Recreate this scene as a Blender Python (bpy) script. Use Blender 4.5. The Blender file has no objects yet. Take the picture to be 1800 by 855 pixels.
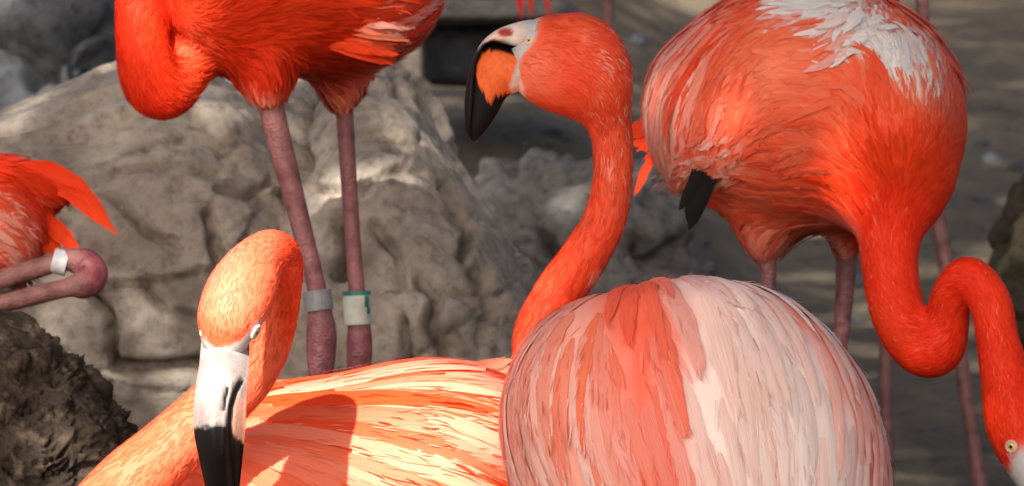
import bpy, math, random
import numpy as np
from mathutils import Vector, Matrix
from mathutils.bvhtree import BVHTree
random.seed(7); rng = np.random.default_rng(7)
scene = bpy.context.scene
COL = scene.collection

# ------------------------------------------------------------------ camera, sky, sun, exposure
PITCH = math.radians(9.15); CAM_H = 1.25; S = 0.17
cam = bpy.data.cameras.new('camera'); cam_o = bpy.data.objects.new('camera', cam); COL.objects.link(cam_o)
cam_o.location = (0, 0, CAM_H); cam_o.rotation_euler = (math.pi/2 - PITCH, 0, 0)
cam.sensor_width = 36; cam.lens = 36/S; cam.clip_start = .1; cam.clip_end = 400
cam.dof.use_dof = True; cam.dof.focus_distance = 4.78; cam.dof.aperture_fstop = 18
scene.camera = cam_o
SUN_TRAVEL = Vector((.17, .72, -.67)).normalized()
world = bpy.data.worlds.new('World'); scene.world = world; world.use_nodes = True
wn = world.node_tree.nodes; bg = wn['Background']
sky = wn.new('ShaderNodeTexSky'); sky.sky_type = 'NISHITA'; sky.sun_disc = False
sky.sun_elevation = math.asin(-SUN_TRAVEL.z)
sky.sun_rotation = math.atan2(-SUN_TRAVEL.x, -SUN_TRAVEL.y)
sky.dust_density = 6; sky.air_density = .7; sky.ozone_density = .3
world.node_tree.links.new(sky.outputs[0], bg.inputs[0]); bg.inputs[1].default_value = .09
sun = bpy.data.lights.new('sun', 'SUN'); sun.energy = 5; sun.angle = math.radians(.5); sun.color = (1, .95, .86)
sun_o = bpy.data.objects.new('sun', sun); COL.objects.link(sun_o)
sun_o.rotation_euler = SUN_TRAVEL.to_track_quat('-Z', 'Y').to_euler(); sun_o.location = (-2, -4, 8)
vs = scene.view_settings; vs.view_transform = 'Standard'; vs.look = 'None'; vs.exposure = 1.4; vs.gamma = 1
scene.cycles.max_bounces = 6; scene.cycles.diffuse_bounces = 4; scene.cycles.transparent_max_bounces = 4
scene.cycles.use_denoising = True

# ------------------------------------------------------------------ numeric helpers
CP, SP = math.cos(PITCH), math.sin(PITCH)
def uvw(px, py, d):                       # photo position at a distance -> metres (right, up, away from the viewpoint)
    px, py, d = np.asarray(px, float), np.asarray(py, float), np.asarray(d, float)
    return np.stack([(px-900)/1800*S*d, (427.5-py)/1800*S*d, d+0*px], -1)
def to_world(P):
    P = np.asarray(P, float)
    return np.stack([P[..., 0], P[..., 1]*SP + P[..., 2]*CP, CAM_H + P[..., 1]*CP - P[..., 2]*SP], -1)
def to_view(Q):
    Q = np.asarray(Q, float); z = Q[..., 2]-CAM_H
    return np.stack([Q[..., 0], Q[..., 1]*SP + z*CP, Q[..., 1]*CP - z*SP], -1)
def pix(P):
    return 900 + P[..., 0]/P[..., 2]/S*1800, 427.5 - P[..., 1]/P[..., 2]/S*1800
def m_per_px(d): return S*d/1800
def norm(v): return v/np.maximum(np.linalg.norm(v, axis=-1, keepdims=True), 1e-9)
def hash3(i, j, k, s=0):
    n = (i.astype(np.int64)*374761393 + j.astype(np.int64)*668265263 + k.astype(np.int64)*2147483647 + s*974634777) & 0xffffffff
    n = ((n ^ (n >> 13))*1274126177) & 0xffffffff
    n = ((n ^ (n >> 15))*2246822519) & 0xffffffff
    return ((n ^ (n >> 16)) & 0xffff)/65535.0
def vnoise(P, s=0):
    P = np.asarray(P, float); I = np.floor(P).astype(np.int64); F = P-I; F = F*F*(3-2*F); r = 0
    for a in (0, 1):
        for b in (0, 1):
            for c in (0, 1):
                w = (F[..., 0] if a else 1-F[..., 0])*(F[..., 1] if b else 1-F[..., 1])*(F[..., 2] if c else 1-F[..., 2])
                r = r + w*hash3(I[..., 0]+a, I[..., 1]+b, I[..., 2]+c, s)
    return r*2-1
def fbm(P, o=4, s=0, g=.5):
    r = 0; a = 1; P = np.asarray(P, float)
    for i in range(o): r = r + a*vnoise(P*2**i + 17.3*i, s+i); a *= g
    return r
def smooth(a, b, x):
    t = np.clip((x-a)/(b-a), 0, 1); return t*t*(3-2*t)
def mixc(a, b, t):
    return np.asarray(a, float)*(1-np.asarray(t)[..., None]) + np.asarray(b, float)*np.asarray(t)[..., None]
def crom(pts, n):                         # Catmull-Rom through control rows
    A = np.asarray(pts, float); m = len(A)
    A = np.vstack([2*A[0]-A[1], A, 2*A[-1]-A[-2]])
    t = np.linspace(0, m-1-1e-9, n); i = np.floor(t).astype(int); f = (t-i)[:, None]
    p0, p1, p2, p3 = A[i], A[i+1], A[i+2], A[i+3]
    return .5*((2*p1)+(-p0+p2)*f+(2*p0-5*p1+4*p2-p3)*f**2+(-p0+3*p1-3*p2+p3)*f**3)
def seg_dist2(px, py, line):              # distance of points to a polyline given in the same plane
    best = np.full(np.shape(px), 1e9)
    for (x0, y0), (x1, y1) in zip(line[:-1], line[1:]):
        dx, dy = x1-x0, y1-y0; t = np.clip(((px-x0)*dx+(py-y0)*dy)/(dx*dx+dy*dy), 0, 1)
        best = np.minimum(best, np.hypot(px-x0-t*dx, py-y0-t*dy))
    return best

class Field:
    def __init__(s, lo, hi, h):
        s.lo = np.asarray(lo, float); s.h = h; s.n = np.ceil((np.asarray(hi)-s.lo)/h).astype(int)+1
        s.f = np.full(s.n, .12)
    def blend(s, fn, lo, hi, k):
        a = np.maximum(np.floor((lo-s.lo)/s.h).astype(int), 0); b = np.minimum(np.ceil((hi-s.lo)/s.h).astype(int)+1, s.n)
        if np.any(b <= a): return
        g = np.stack(np.meshgrid(*[s.lo[i]+s.h*np.arange(a[i], b[i]) for i in range(3)], indexing='ij'), -1)
        d = fn(g); sl = tuple(slice(a[i], b[i]) for i in range(3)); o = s.f[sl]
        hh = np.maximum(k-np.abs(o-d), 0)/k
        s.f[sl] = np.minimum(o, d) - hh*hh*k*.25
    def sample(s, P):
        q = np.clip((P-s.lo)/s.h, 0, s.n-1.001); I = q.astype(int); F = q-I; r = 0
        for a in (0, 1):
            for b in (0, 1):
                for c in (0, 1):
                    w = (F[:, 0] if a else 1-F[:, 0])*(F[:, 1] if b else 1-F[:, 1])*(F[:, 2] if c else 1-F[:, 2])
                    r = r + w*s.f[I[:, 0]+a, I[:, 1]+b, I[:, 2]+c]
        return r
    def grad(s, P):
        e = s.h*.9; G = np.empty_like(P)
        for i in range(3):
            d = np.zeros(3); d[i] = e
            G[:, i] = (s.sample(P+d)-s.sample(P-d))/(2*e)
        return G
    def project(s, P, off=0., it=2):
        for _ in range(it):
            g = s.grad(P); l = np.maximum(np.linalg.norm(g, axis=1), .3)
            P = P - g/(l*l)[:, None]*(s.sample(P)-off)[:, None]
        return P
    def nets(s):
        f = s.f; ins = f < 0; n = s.n
        cor = [(a, b, c) for a in (0, 1) for b in (0, 1) for c in (0, 1)]
        sl = lambda o: tuple(slice(o[i], n[i]-1+o[i]) for i in range(3))
        cnt = sum(ins[sl(o)].astype(np.int8) for o in cor)
        mask = (cnt > 0) & (cnt < 8); cells = np.argwhere(mask); idx = np.full(mask.shape, -1); idx[mask] = np.arange(len(cells))
        acc = np.zeros((len(cells), 3)); num = np.zeros(len(cells))
        for o in cor:
            for ax in range(3):
                if o[ax]: continue
                o2 = list(o); o2[ax] = 1
                A = f[tuple((cells+o).T)]; B = f[tuple((cells+o2).T)]; m = (A < 0) != (B < 0)
                t = A[m]/(A[m]-B[m]); p = cells[m]+np.array(o, float); p[:, ax] += t
                acc[m] += p; num[m] += 1
        V = s.lo + s.h*acc/num[:, None]; faces = []
        for ax in range(3):
            u, v = (ax+1) % 3, (ax+2) % 3
            s0 = [slice(None)]*3; s1 = [slice(None)]*3; s0[ax] = slice(0, -1); s1[ax] = slice(1, None)
            ch = ins[tuple(s0)] != ins[tuple(s1)]; e = np.argwhere(ch)
            e = e[(e[:, u] > 0) & (e[:, v] > 0) & (e[:, u] < n[u]-1) & (e[:, v] < n[v]-1)]
            du = np.zeros(3, int); du[u] = 1; dv = np.zeros(3, int); dv[v] = 1
            q = np.stack([idx[tuple((e-du-dv).T)], idx[tuple((e-dv).T)], idx[tuple(e.T)], idx[tuple((e-du).T)]], 1)
            fl = ins[tuple(e.T)]; q[fl] = q[fl][:, ::-1]; faces.append(q)
        return V, np.vstack(faces)

def seg_sdf(a, b, ra, rb):
    def fn(g):
        ba = b-a; t = np.clip(((g-a)@ba)/max(ba@ba, 1e-12), 0, 1)
        return np.linalg.norm(g-(a+t[..., None]*ba), axis=-1)-(ra+(rb-ra)*t)
    return fn
def ell_sdf(c, R, r):
    def fn(g):
        q = (g-c)@R; k0 = np.linalg.norm(q/r, axis=-1); k1 = np.maximum(np.linalg.norm(q/r**2, axis=-1), 1e-6)
        return np.where(k0 < .05, -r.min(), k0*(k0-1)/k1)
    return fn
def rot_view(roll=0, yaw=0):              # roll in the picture plane, then yaw into depth
    a, b = math.radians(roll), math.radians(yaw)
    Rz = np.array([[math.cos(a), -math.sin(a), 0], [math.sin(a), math.cos(a), 0], [0, 0, 1]])
    Ry = np.array([[math.cos(b), 0, math.sin(b)], [0, 1, 0], [-math.sin(b), 0, math.cos(b)]])
    return Ry@Rz

# ------------------------------------------------------------------ materials
def new_mat(name):
    m = bpy.data.materials.new(name); m.use_nodes = True; nt = m.node_tree
    b = nt.nodes['Principled BSDF']; return m, nt, b, nt.links.new
def nd(nt, t, **kw):
    n = nt.nodes.new(t)
    for k, v in kw.items(): setattr(n, k, v)
    return n
def ramp(nt, stops):
    r = nd(nt, 'ShaderNodeValToRGB'); e = r.color_ramp.elements
    while len(e) < len(stops): e.new(.5)
    for i, (p, c) in enumerate(stops): e[i].position = p; e[i].color = (*c, 1) if len(c) == 3 else c
    return r
def plumage_material(name, translucency, streak):
    m, nt, b, L = new_mat(name)
    a = nd(nt, 'ShaderNodeAttribute', attribute_name='Col')
    uv = nd(nt, 'ShaderNodeUVMap'); mp = nd(nt, 'ShaderNodeMapping'); mp.inputs['Scale'].default_value = (22, 1.2, 1)
    L(uv.outputs[0], mp.inputs[0]); nz = nd(nt, 'ShaderNodeTexNoise'); nz.inputs['Scale'].default_value = 1; nz.inputs['Detail'].default_value = 3
    L(mp.outputs[0], nz.inputs[0])
    r = ramp(nt, [(.3, (1-streak*.5, 1-streak*1.3, 1-streak*1.3)), (.7, (1+streak*.1, 1+streak*.5, 1+streak*.5))]); L(nz.outputs[0], r.inputs[0])
    mx = nd(nt, 'ShaderNodeMix', data_type='RGBA', blend_type='MULTIPLY'); mx.inputs[0].default_value = 1
    L(a.outputs[0], mx.inputs[6]); L(r.outputs[0], mx.inputs[7])
    L(mx.outputs[2], b.inputs['Base Color']); b.inputs['Roughness'].default_value = .62
    b.inputs['Specular IOR Level'].default_value = .12
    b.inputs['Sheen Weight'].default_value = 0
    bp = nd(nt, 'ShaderNodeBump'); bp.inputs['Strength'].default_value = .25; bp.inputs['Distance'].default_value = .001
    L(nz.outputs[0], bp.inputs['Height']); L(bp.outputs[0], b.inputs['Normal'])
    tr = nd(nt, 'ShaderNodeBsdfTranslucent'); L(mx.outputs[2], tr.inputs[0])
    ms = nd(nt, 'ShaderNodeMixShader'); ms.inputs[0].default_value = translucency
    L(b.outputs[0], ms.inputs[1]); L(tr.outputs[0], ms.inputs[2]); L(ms.outputs[0], nt.nodes['Material Output'].inputs[0])
    return m
M_PLUME = plumage_material('plumage', .10, .05)
M_FEATHER = plumage_material('wing_feather', .15, .2)
def body_material():
    m, nt, b, L = new_mat('flamingo_skin'); a = nd(nt, 'ShaderNodeAttribute', attribute_name='Col')
    L(a.outputs[0], b.inputs['Base Color']); b.inputs['Roughness'].default_value = .6; b.inputs['Specular IOR Level'].default_value = .25
    t = nd(nt, 'ShaderNodeTexCoord'); nz = nd(nt, 'ShaderNodeTexNoise'); nz.inputs['Scale'].default_value = 500; L(t.outputs['Object'], nz.inputs[0])
    bp = nd(nt, 'ShaderNodeBump'); bp.inputs['Strength'].default_value = .3; bp.inputs['Distance'].default_value = .0006
    L(nz.outputs[0], bp.inputs['Height']); L(bp.outputs[0], b.inputs['Normal']); return m
M_BODY = body_material()
def horn_material():
    m, nt, b, L = new_mat('bill_horn'); a = nd(nt, 'ShaderNodeAttribute', attribute_name='Col')
    t = nd(nt, 'ShaderNodeTexCoord'); nz = nd(nt, 'ShaderNodeTexNoise'); nz.inputs['Scale'].default_value = 260; nz.inputs['Detail'].default_value = 4; L(t.outputs['Object'], nz.inputs[0])
    r = ramp(nt, [(.3, (.8,)*3), (.7, (1.08,)*3)]); L(nz.outputs[0], r.inputs[0])
    mx = nd(nt, 'ShaderNodeMix', data_type='RGBA', blend_type='MULTIPLY'); mx.inputs[0].default_value = 1
    L(a.outputs[0], mx.inputs[6]); L(r.outputs[0], mx.inputs[7]); L(mx.outputs[2], b.inputs['Base Color'])
    b.inputs['Roughness'].default_value = .5; b.inputs['Specular IOR Level'].default_value = .16
    bp = nd(nt, 'ShaderNodeBump'); bp.inputs['Strength'].default_value = .3; bp.inputs['Distance'].default_value = .0008
    L(nz.outputs[0], bp.inputs['Height']); L(bp.outputs[0], b.inputs['Normal']); return m
M_HORN = horn_material()
def leg_material():
    m, nt, b, L = new_mat('scaly_leg'); a = nd(nt, 'ShaderNodeAttribute', attribute_name='Col')
    t = nd(nt, 'ShaderNodeTexCoord'); mp = nd(nt, 'ShaderNodeMapping'); mp.inputs['Scale'].default_value = (1, 1, 1.6); L(t.outputs['Object'], mp.inputs[0])
    v = nd(nt, 'ShaderNodeTexVoronoi'); v.inputs['Scale'].default_value = 230; L(mp.outputs[0], v.inputs[0])
    nz = nd(nt, 'ShaderNodeTexNoise'); nz.inputs['Scale'].default_value = 75; nz.inputs['Detail'].default_value = 4; L(t.outputs['Object'], nz.inputs[0])
    r = ramp(nt, [(.28, (.55, .5, .5)), (.5, (1, 1, 1)), (.72, (1.3, 1.45, 1.4))]); L(nz.outputs[0], r.inputs[0])
    mx = nd(nt, 'ShaderNodeMix', data_type='RGBA', blend_type='MULTIPLY'); mx.inputs[0].default_value = 1
    L(a.outputs[0], mx.inputs[6]); L(r.outputs[0], mx.inputs[7]); L(mx.outputs[2], b.inputs['Base Color'])
    b.inputs['Roughness'].default_value = .55
    bp = nd(nt, 'ShaderNodeBump'); bp.inputs['Strength'].default_value = .6; bp.inputs['Distance'].default_value = .0012
    L(v.outputs['Distance'], bp.inputs['Height']); L(bp.outputs[0], b.inputs['Normal']); return m
M_LEG = leg_material()
def flat_mat(name, c, rough=.5, spec=.5, noise=0):
    m, nt, b, L = new_mat(name); b.inputs['Roughness'].default_value = rough; b.inputs['Specular IOR Level'].default_value = spec
    t = nd(nt, 'ShaderNodeTexCoord'); nz = nd(nt, 'ShaderNodeTexNoise'); nz.inputs['Scale'].default_value = 120; nz.inputs['Detail'].default_value = 4; L(t.outputs['Object'], nz.inputs[0])
    r = ramp(nt, [(.3, tuple(x*(1-noise) for x in c)), (.7, tuple(min(1, x*(1+noise)) for x in c))]); L(nz.outputs[0], r.inputs[0]); L(r.outputs[0], b.inputs['Base Color'])
    return m
M_IRIS = flat_mat('eye_yellow', (.72, .55, .12), .12, .6, .25); M_PUPIL = flat_mat('eye_pupil', (.004, .004, .004), .08, .6)
M_LID = flat_mat('eyelid_skin', (.66, .5, .42), .6, .3, .15)
M_BAND_GREY = flat_mat('band_grey', (.20, .205, .215), .4, .5, .15); M_BAND_WHITE = flat_mat('band_white', (.50, .50, .42), .5, .4, .12)
M_GREEN = flat_mat('band_green', (.01, .17, .13), .5, .4, .2)
M_STEEL = flat_mat('band_steel', (.5, .5, .52), .3, .6, .15)

# ------------------------------------------------------------------ object helpers
def link_mesh(name, V, F, mat, parent=None, smooth_=True, col=None, uv=None, normals=None, origin=None):
    """V in world metres; stored relative to its parent."""
    V = np.asarray(V, float)
    o0 = np.asarray(parent['_o'] if parent is not None and '_o' in parent else (origin if origin is not None else (0, 0, 0)), float)
    me = bpy.data.meshes.new(name); me.from_pydata((V-o0).tolist(), [], F if isinstance(F, list) else F.tolist())
    if smooth_: me.polygons.foreach_set('use_smooth', np.ones(len(me.polygons), bool))
    if col is not None:
        at = me.attributes.new('Col', 'FLOAT_COLOR', 'POINT'); c = np.ones((len(V), 4)); c[:, :3] = np.clip(col, 0, 1); at.data.foreach_set('color', c.ravel())
    if uv is not None:
        ul = me.uv_layers.new(name='UVMap'); li = np.empty(len(me.loops), int); me.loops.foreach_get('vertex_index', li)
        ul.data.foreach_set('uv', np.asarray(uv)[li].ravel())
    me.materials.append(mat); me.update()
    if normals is not None: me.normals_split_custom_set_from_vertices(norm(normals).tolist())
    o = bpy.data.objects.new(name, me); COL.objects.link(o)
    if parent is not None: o.parent = parent
    elif origin is not None: o.location = origin
    o['_o'] = [float(x) for x in o0]
    return o
def empty(name, loc, label, cat, group=None):
    o = bpy.data.objects.new(name, None); COL.objects.link(o); o.location = loc; o.empty_display_size = .05
    o['label'] = label; o['category'] = cat; o['_o'] = [float(x) for x in loc]
    if group: o['group'] = group
    return o
def rings_mesh(C, A, B, n=16, caps=True):  # rings with centre C and half axes A, B
    k = len(C); th = np.linspace(0, 2*math.pi, n, endpoint=False)
    V = (C[:, None]+np.cos(th)[None, :, None]*A[:, None]+np.sin(th)[None, :, None]*B[:, None]).reshape(-1, 3)
    F = [[i*n+j, i*n+(j+1) % n, (i+1)*n+(j+1) % n, (i+1)*n+j] for i in range(k-1) for j in range(n)]
    if caps: F += [list(range(n))[::-1], list(range((k-1)*n, k*n))]
    return V, F
def tube(ctrl, n=16, k=None, flat=1.):     # ctrl rows in view metres: x, y, z, radius
    R = crom(ctrl, k or 8*len(ctrl)); P = R[:, :3]; r = np.maximum(R[:, 3], 1e-4); T = norm(np.gradient(P, axis=0))
    up = np.array([0, 0, -1.]); A = norm(np.cross(T, up)+1e-6); Bv = norm(np.cross(A, T))
    return rings_mesh(P, A*r[:, None], Bv*(r*flat)[:, None], n)
def pairs_loft(pairs, d, half, k=60, n=28): # outline pairs of the photo at distance d (scalar or per row), half thickness in metres per row
    A = np.array([[*p[0], *p[1]] for p in pairs], float); d = np.broadcast_to(np.asarray(d, float), (len(A),)); half = np.asarray(half, float)
    M = crom(np.column_stack([A, d, half]), k)
    T = uvw(M[:, 0], M[:, 1], M[:, 4]); Bt = uvw(M[:, 2], M[:, 3], M[:, 4]); C = (T+Bt)/2; a = (T-Bt)/2
    z = np.zeros_like(C); z[:, 2] = -np.maximum(M[:, 5], 1e-4)
    return rings_mesh(C, a, z, n)
def grid_faces(rows, cols):
    return [[i*cols+j, i*cols+j+1, (i+1)*cols+j+1, (i+1)*cols+j] for i in range(rows-1) for j in range(cols-1)]

# plumage colours (the feathers' own)
RED = np.array((.78, .022, .005)); ORANGE = np.array((.84, .062, .012)); CORAL = np.array((.85, .135, .055)); SALMON = np.array((.86, .27, .15))
PINK = np.array((.86, .45, .36)); PALE = np.array((.86, .66, .59)); WHITE = np.array((.84, .81, .78)); DARK = np.array((.006, .005, .005))
BILLPINK = np.array((.78, .52, .42)); SKIN = np.array((.47, .44, .425))

# ------------------------------------------------------------------ flamingo builder
class Bird:
    def __init__(s, label, base_px, col_fn, group='flamingos'):
        b = to_world(uvw(*base_px)); s.root = empty('flamingo', tuple(b), label, 'flamingo', group)
        s.prims = []; s.col = col_fn; s.seed = len(bpy.data.objects)
    def chain(s, rows, k=.02, n=None, mult=5, flow=1):
        A = np.array(rows, float); P = uvw(A[:, 0], A[:, 1], A[:, 2]); r = A[:, 3]*m_per_px(A[:, 2])
        R = crom(np.column_stack([P, r]), n or mult*len(rows)); s.nchain = getattr(s, 'nchain', 0)+1
        for i in range(len(R)-1):
            a, b = R[i, :3], R[i+1, :3]; s.prims.append(dict(fn=seg_sdf(a, b, R[i, 3], R[i+1, 3]), c=(a+b)/2, ext=np.abs(b-a)/2+max(R[i, 3], R[i+1, 3]), k=k, dir=norm(b-a)*flow, src=None, chain=s.nchain))
    def ell(s, px, py, d, a, b, c, roll=0, yaw=0, k=.04, dir=(1, 0, 0), src=None):
        m = m_per_px(d); r = np.array([a*m, b*m, c]); R = rot_view(roll, yaw); C = uvw(px, py, d)
        ext = np.sqrt((R**2)@(r**2))
        s.prims.append(dict(fn=ell_sdf(C, R, r), c=C, ext=ext, k=k, dir=norm(np.array(dir, float)), src=src if (src is None or callable(src)) else uvw(*src)))
    def flow(s, P):
        num = np.zeros_like(P)
        for q in s.prims:
            near = np.all(np.abs(P-q['c']) < q['ext']+.06, axis=1)
            if not near.any(): continue
            Q = P[near]; w = np.exp(-np.clip(q['fn'](Q), -.01, 1)/.010)
            d = norm(q['src'](Q)) if callable(q['src']) else norm(Q-q['src'])+.25*q['dir'] if q['src'] is not None else np.broadcast_to(q['dir'], Q.shape)
            num[near] += d*w[:, None]
        g = norm(s.field.grad(P)); num -= g*np.sum(num*g, axis=1, keepdims=True)
        return norm(num), g
    def build(s, h=.0045, smooth_it=1):
        lo = np.min([q['c']-q['ext'] for q in s.prims], 0)-.03; hi = np.max([q['c']+q['ext'] for q in s.prims], 0)+.03
        s.field = Field(lo, hi, h)
        done = set()
        for q in s.prims:
            ch = q.get('chain')
            if ch is None: s.field.blend(q['fn'], q['c']-q['ext']-.06, q['c']+q['ext']+.06, q['k'])
            elif ch not in done:             # a neck is one limb: hard union of its links, then blended into the body
                done.add(ch); t = Field(lo, hi, h)
                for p in s.prims:
                    if p.get('chain') == ch: t.blend(p['fn'], p['c']-p['ext']-.06, p['c']+p['ext']+.06, 1e-6)
                hh = np.maximum(q['k']-np.abs(s.field.f-t.f), 0)/q['k']; hh[(s.field.f > .1) & (t.f > .1)] = 0
                s.field.f = np.minimum(s.field.f, t.f)-hh*hh*q['k']*.25
        f = s.field.f
        for _ in range(smooth_it):
            for ax in range(3): f = (np.roll(f, 1, ax)+2*f+np.roll(f, -1, ax))/4
        s.field.f = f
        V, F = s.field.nets(); V = s.field.project(V, 0, 2); s.V, s.F = V, F
        s.bvh = BVHTree.FromPolygons(V.tolist(), F.tolist())
        px, py = pix(V); c = s.col(px, py, V, .5+.3*vnoise(V*np.array([160, 30, 60]), 6))[0]
        s.body = link_mesh('body', to_world(V), F, M_BODY, s.root, col=c)
    def hit(s, px, py):
        for q in (0, 3, -3, 6, -6, 9, -9, 13, -13, 18, -18):
            d = Vector(uvw(px+q, py, 1.)).normalized(); r = s.bvh.ray_cast(Vector((0, 0, 0)), d)
            if r[0] is not None: break
        return np.array(r[0]), np.array(r[1])
    def scatter(s, n, mask=None, scale=None):
        """points spread over the body, denser where feathers are small"""
        V, F = s.V, s.F; A, B, C, D = (V[F[:, i]] for i in range(4))
        ar = .5*np.linalg.norm(np.cross(C-A, D-B), axis=1); cen = (A+B+C+D)/4
        w = ar.copy()
        if scale is not None: w /= scale(cen)**2
        if mask is not None: w *= mask(cen)
        i = rng.choice(len(F), n, p=w/w.sum()); u, v = rng.random((2, n, 1))
        return (A[i]*(1-u)+B[i]*u)*(1-v)+(D[i]*(1-u)+C[i]*u)*v
    def plumage(s, n, size, mask=None, aspect=.11, lift=.10, name='plumage', tilt=.13, spread=.2):
        """fine feather tips: slender tapering blades lying along the body"""
        P = s.scatter(n, mask, lambda p: np.sqrt(size(p))); L = size(P)*rng.uniform(.6, 1.35, n); f, g = s.flow(P)
        side = np.cross(g, f); ang = rng.normal(0, spread, n)+.25*vnoise(P*90, 77); f2 = norm(f*np.cos(ang)[:, None]+side*np.sin(ang)[:, None]); side = np.cross(g, f2)
        ts = np.array([0, .4, .8, 1.]); ws = np.array([.6, 1., .7, .1]); V = []; N = []; U = []; Wd = np.maximum(aspect*L, .0007)*rng.uniform(.7, 1.3, n)
        tn = norm(g + tilt*(rng.normal(0, 1, (n, 1))*side + rng.normal(0, 1, (n, 1))*f2)); uo = rng.random((n, 2))*40; lf = lift*L*rng.uniform(.2, 1.4, n); bend = rng.normal(0, .07, n)*L
        for t, w in zip(ts, ws):
            c = s.field.project(P+f2*(L*t)[:, None]+side*(bend*t*t)[:, None], 0, 1); off = (.00025 if t else -.0006)+lf*t**1.4
            for sg in (-1, 1):
                V.append(c+side*(sg*w*Wd*.5)[:, None]+g*off[:, None]); N.append(tn)
                U.append(np.stack([np.full(n, .5+.5*sg*w)*.1, np.full(n, t*.3)], 1)+uo)
        V = np.stack(V, 1).reshape(-1, 3); N = np.stack(N, 1).reshape(-1, 3); U = np.stack(U, 1).reshape(-1, 2)
        b = (np.arange(n)*8)[:, None, None]; q = np.array([[0, 1, 3, 2], [2, 3, 5, 4], [4, 5, 7, 6]])[None]
        F = (b+q).reshape(-1, 4); px, py = pix(P); c0, c1 = s.col(px, py, P, rng.random(n)); vr = rng.uniform(.9, 1.05, (n, 1))
        c = np.repeat(np.stack([c0*vr, c0*vr*.6+c1*.4], 1), 4, 1).reshape(-1, 3)
        o = link_mesh(name, to_world(V), F, M_PLUME, s.root, col=c, uv=U, normals=to_world(N)-to_world(np.zeros(3))); o['kind'] = 'stuff'
        return o
    def feathers(s, n, mask, length, width, steps=9, lift=.05, jitter=.10, name='wing_feather', colfn=None, droop=0., min_gap=0., fray=12, arch=.07):
        """large feathers, each an object, laid along the lie of the plumage"""
        P = s.scatter(n*(6 if min_gap else 1), mask)
        if min_gap:
            keep = []
            for p in P:
                if len(keep) >= n: break
                if not keep or np.min(np.sum((np.array(keep)-p)**2, 1)) > min_gap**2: keep.append(p)
            P = np.array(keep); n = len(P)
        L = length*rng.uniform(.75, 1.25, n); Wd = width*rng.uniform(.75, 1.25, n); ang = rng.normal(0, jitter, n)
        path = []; nrm = []; p = P.copy()
        for k in range(steps):
            f, g = s.flow(p); sd = np.cross(g, f); f = norm(f*np.cos(ang)[:, None]+sd*np.sin(ang)[:, None])
            if droop: f = norm(f+np.array([0, -droop, 0])); f = norm(f-g*np.sum(f*g, axis=1, keepdims=True))
            t = k/(steps-1); path.append(p+g*(.0004+lift*L*t)[:, None]); nrm.append(g)
            p = s.field.project(p+f*(L/(steps-1))[:, None], 0, 1)
        path = np.stack(path, 1); nrm = np.stack(nrm, 1); px, py = pix(P); cf = colfn or s.col
        c0, c1 = cf(px, py, P, rng.random(n))
        for i in range(n): s.feather(path[i], nrm[i], Wd[i], c0[i], c1[i], name, fray=fray, arch=arch)
    def feather(s, path, nrm, w, c0, c1, name='wing_feather', parent=None, arch=.07, mat=None, fray=12, ragged=1.):
        k = len(path); t = np.linspace(0, 1, k); prof = w*.5*np.clip(np.minimum(1, (t*5+.35))*np.sqrt(np.clip(1-t**2.4, 0, 1)), .05, 1)
        T = norm(np.gradient(path, axis=0)); sd = norm(np.cross(nrm, T)); us = np.array([-1, -.5, 0, .5, 1.]); V = []; C = []; U = []; N = []
        uo = rng.random(2)*40; wob = rng.uniform(-.08, .08); twist = rng.normal(0, .07)
        for i in range(k):
            for u in us:
                j = prof[i]*(1+(ragged*rng.uniform(-.22, .10) if abs(u) == 1 else 0))
                V.append(path[i]+sd[i]*(u*j+wob*w*math.sin(3*t[i]))+nrm[i]*(w*arch*(1-u*u)))
                C.append(c0+(c1-c0)*smooth(.05, .9, t[i])); U.append((uo[0]+.5+.5*u, uo[1]+t[i]*1.5)); N.append(nrm[i]+(.22*u+twist)*sd[i])
        F = grid_faces(k, 5); L = np.sum(np.linalg.norm(np.diff(path, axis=0), axis=1))
        for _ in range(fray):                # loose barbs along both edges and at the tip
            a = rng.uniform(.12, .97)*(k-1); i = int(a); fr = a-i; i2 = min(i+1, k-1); p = path[i]*(1-fr)+path[i2]*fr; tt, ss, nn = T[i], sd[i], nrm[i]
            sg = 1 if rng.random() < .5 else -1; e = sg*(prof[i]*(1-fr)+prof[i2]*fr)*rng.uniform(.3, .95); l = L*rng.uniform(.06, .17); dv = rng.uniform(.02, .22)*sg; b = len(V)
            hh = w*arch*rng.uniform(.3, 1.6)+.0003; tn = nn+rng.normal(0, .25)*ss; cc = (c0+(c1-c0)*smooth(.05, .9, a/(k-1)))*rng.uniform(.88, 1.1); wd = rng.uniform(.0004, .0008)
            for q, ww in ((0, .7), (.5, 1), (1, .12)):
                ctr = p+ss*(e+dv*l*q*q)+tt*l*q+nn*(hh+.0006*q)
                for z in (-1, 1): V.append(ctr+ss*z*wd*ww); C.append(cc); U.append((uo[0]+.5+.3*sg, uo[1]+a/k)); N.append(tn)
            F += [[b, b+1, b+3, b+2], [b+2, b+3, b+5, b+4]]
        return link_mesh(name, to_world(np.array(V)), F, mat or M_FEATHER, parent or s.root, col=np.array(C), uv=np.array(U), normals=to_world(np.array(N))-to_world(np.zeros(3)))
    def free_feather(s, pts, w_px, c0, c1, name='tail_feather', face=(0, 0, -1.), k=12, parent=None, arch=.07, fray=10, ragged=1.):
        A = np.array(pts, float); P = crom(uvw(A[:, 0], A[:, 1], A[:, 2]), k)
        return s.feather(P, np.tile(norm(np.array(face, float)), (k, 1)), w_px*m_per_px(A[0, 2]), np.array(c0), np.array(c1), name, parent, arch, fray=fray, ragged=ragged)
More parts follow.
